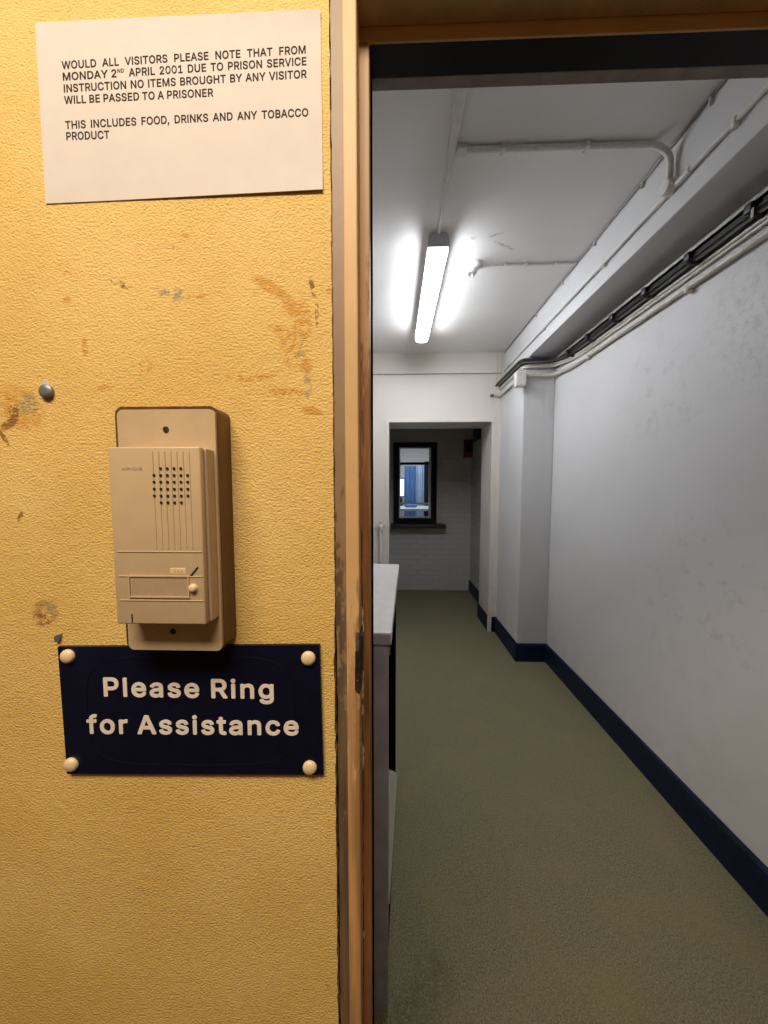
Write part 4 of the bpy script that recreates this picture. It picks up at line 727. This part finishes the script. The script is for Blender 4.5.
# ------------------------------------------------------------------ hatch window in the back wall
wn = struct(empty('window_1', (WX0, YK, WZ0)), 'dark framed hatch window with a view into a bright blue room', 'window')
def ring(b, x0, z0, x1, z1, w, y0, y1, bev=.004):
    b.box((x0, y0, z0), (x0 + w[0], y1, z1), bev).box((x1 - w[1], y0, z0), (x1, y1, z1), bev)
    b.box((x0 + w[0] * .9, y0 + .001, z0), (x1 - w[1] * .9, y1, z0 + w[2]), bev).box((x0 + w[0] * .9, y0 + .001, z1 - w[3]), (x1 - w[1] * .9, y1, z1), bev)
    return b
fr = ring(MB(), WX0, WZ0, WX1, WZ1, (SX0 - WX0, WX1 - SX1, SZ0 - WZ0, WZ1 - SZ1), YK - .045, YK - .001).build('window_frame', M['dark'], wn)
b = ring(MB(), SX0 + .001, SZ0 + .001, SX1 - .001, SZ1 - .001, (.016, .03, .022, .012), YK - .02, YK + .03, .002)
zr1, zr2 = at(415, 463.5, YK).z, at(415, 503.5, YK).z
b.box((SX0 + .01, YK - .015, zr2 - .012), (SX1 - .01, YK + .02, zr2 + .012), .003)
sh = b.build('sash', M['sash'], wn)
MB().box((SX0 + .01, YK - .010, zr1 - .018), (SX1 - .01, YK + .02, zr1 + .018), .003).build('rail', M['dark'], wn)
MB().box((SX0 + .01, YK + .021, SZ0 + .01), (SX1 - .01, YK + .025, SZ1 - .01)).build('pane', M['glass'], sh)
zs = at(420, 524.5, YK - .14).z
MB().box((at(391, 525, YK - .14).x, YK - .15, zs - .055), (at(446, 525, YK - .14).x, YK - .002, zs), .006).build('sill', M['sill'], wn)
# things on the lobby wall
c = at(469, 449, YK - .03)
fb = tag(empty('alarm_box', (c.x, YK, c.z)), 'small red box high on the end wall of the dim lobby', 'alarm box')
MB().box((c.x - .075, YK - .06, c.z - .12), (c.x + .055, YK - .001, c.z + .13), .008).build('case', M['red'], fb)
MB().box((c.x - .05, YK - .066, c.z - .05), (c.x + .03, YK - .0605, c.z + .06), .002).build('cover', M['dark'], fb)
es = tag(empty('hanging_sign', (XI1 - .02, 4.5, 2.25)), 'dark green sign on the side wall of the dim lobby', 'sign')
MB().box((XI1 - .020, 4.38, 2.10), (XI1 - .0005, 4.72, 2.32), .003).build('sign_board', M['green'], es)
MB().box((XI1 - .0225, 4.40, 2.12), (XI1 - .0203, 4.70, 2.30), .001).build('face', M['green'], es)

# ------------------------------------------------------------------ bright room beyond the hatch
Y2 = 7.6
struct(MB().box((-1.9, YK2, -.08), (1.9, Y2, 0)).build('floor_beyond', M['hallfloor']))
struct(MB().box((-2.0, YK2, 2.6), (2.0, Y2 + .1, 2.7)).build('ceiling_beyond', M['ceil']))
struct(MB().box((-2.0, Y2, 0), (2.0, Y2 + .1, 2.6)).build('wall_beyond', M['white']))
struct(MB().box((-2.0, YK2, 0), (-1.9, Y2, 2.6)).build('wall_beyond_left', M['white']))
struct(MB().box((1.9, YK2, 0), (2.0, Y2, 2.6)).build('wall_beyond_right', M['white']))
def curtain(name, mat, x0, x1, y, z0, z1, label, folds):
    b = MB(); n = folds * 8; F_ = []
    for k in range(n + 1):
        u = k / n; x = x0 + (x1 - x0) * u; yy = y + .022 * math.sin(u * folds * 2 * PI) + .008 * math.sin(u * 17)
        F_.append((x, yy))
    poly = F_ + [(x, yy + .006) for x, yy in F_[::-1]]
    b.prism(poly, 2, z0, z1)
    return tag(b.build(name, M[mat], None, smooth=True), label, 'curtain')
YV = 6.9
curtain('curtain', 'blue', at(404.5, 480, YV).x, at(416, 480, YV).x, YV, .6, at(415, 466, YV).z, 'deep blue curtain seen through the hatch window', 5)
curtain('curtain', 'paleblue', at(416.5, 480, YV).x, at(424.5, 480, YV).x, YV + .05, .6, at(415, 466, YV).z, 'pale blue curtain beside the deep blue one beyond the hatch', 4)
b = MB(); x0, x1 = at(425, 480, 6.65).x, at(429.3, 480, 6.65).x
cb = tag(empty('cabinet', (x0, 6.65, 0)), 'tall black cabinet at the side of the blue curtains beyond the hatch', 'cabinet')
MB().box((x0, 6.65, 0), (x1 + .25, 6.85, 2.0), .008).build('body', M['matteblack'], cb); MB().box((x0 + .012, 6.64, .05), (x1 + .24, 6.6495, 1.96), .003).build('door', M['matteblack'], cb)
tv = tag(empty('monitor', (at(401.5, 487, 6.5).x, 6.5, 1.3)), 'small lit screen at the edge of the hatch window', 'monitor')
a, c = at(400.2, 496, 6.5), at(404, 479, 6.5)
MB().box((a.x - .02, 6.502, a.z - .02), (c.x + .01, 6.55, c.z + .02), .004).build('casing', M['dark'], tv); MB().box((a.x, 6.498, a.z), (c.x, 6.5018, c.z)).build('screen', M['screen'], tv)
zd = at(415, 507, 6.0).z
MB().tube([(a.x + .02, 6.53, a.z - .03), (a.x + .02, 6.53, zd - .003)], .02, 10).build('stand', M['dark'], tv)
dk = tag(empty('desk', (.3, 6.0, 0)), 'pale desk below the curtains beyond the hatch', 'desk')
MB().box((-.6, 5.5, zd - .04), (1.3, 6.56, zd - .004), .004).build('top', M['desk'], dk)
for x in (-.55, 1.25):
    for y in (5.55, 6.5): MB().box((x - .02, y - .02, 0), (x + .02, y + .02, zd - .04)).build('leg', M['lip'], dk)
c = at(410, 509, 6.0); bl = MB(); bl.box((c.x - .09, 5.93, zd - .0035), (c.x + .12, 6.15, zd + .05), .02, 3)
tag(bl.build('folded_cloth', M['blue'], None, smooth=True), 'folded blue cloth on the desk beyond the hatch', 'cloth')
rl = tag(empty('ceiling_light', (.3, 6.2, 2.58)), 'bright tube light on the ceiling beyond the hatch', 'ceiling light')
MB().box((-.5, 6.16, 2.565), (1.3, 6.28, 2.6), .003).build('housing', M['lamp_body'], rl); MB().tube([(-.45, 6.22, 2.545), (1.25, 6.22, 2.545)], .018, 12).build('tube', M['roomlamp'], rl, smooth=True)

# ------------------------------------------------------------------ light
def area(name, loc, rot, sx, sy, w, col):
    L = bpy.data.lights.new(name, 'AREA'); L.shape = 'RECTANGLE'; L.size = sx; L.size_y = sy; L.energy = w; L.color = col
    o = bpy.data.objects.new(name, L); o.location = loc; o.rotation_euler = rot; COL.objects.link(o); return o
area('hall_ceiling_lamp', (-.3, -.55, ZC - .05), (math.radians(14), 0, 0), 1.2, .45, 41, (1.0, .88, .70))
area('room_beyond_lamp', (.3, 6.0, 2.5), (0, 0, 0), 1.5, .4, 30, (.85, .93, 1.0))
wd = bpy.data.worlds.new('world'); S.world = wd; wd.use_nodes = True
wd.node_tree.nodes['Background'].inputs[0].default_value = (.02, .02, .022, 1)
S.view_settings.view_transform = 'Standard'; S.view_settings.look = 'None'
S.view_settings.gamma = 1; S.view_settings.use_curve_mapping = False
S.view_settings.exposure = 0.0
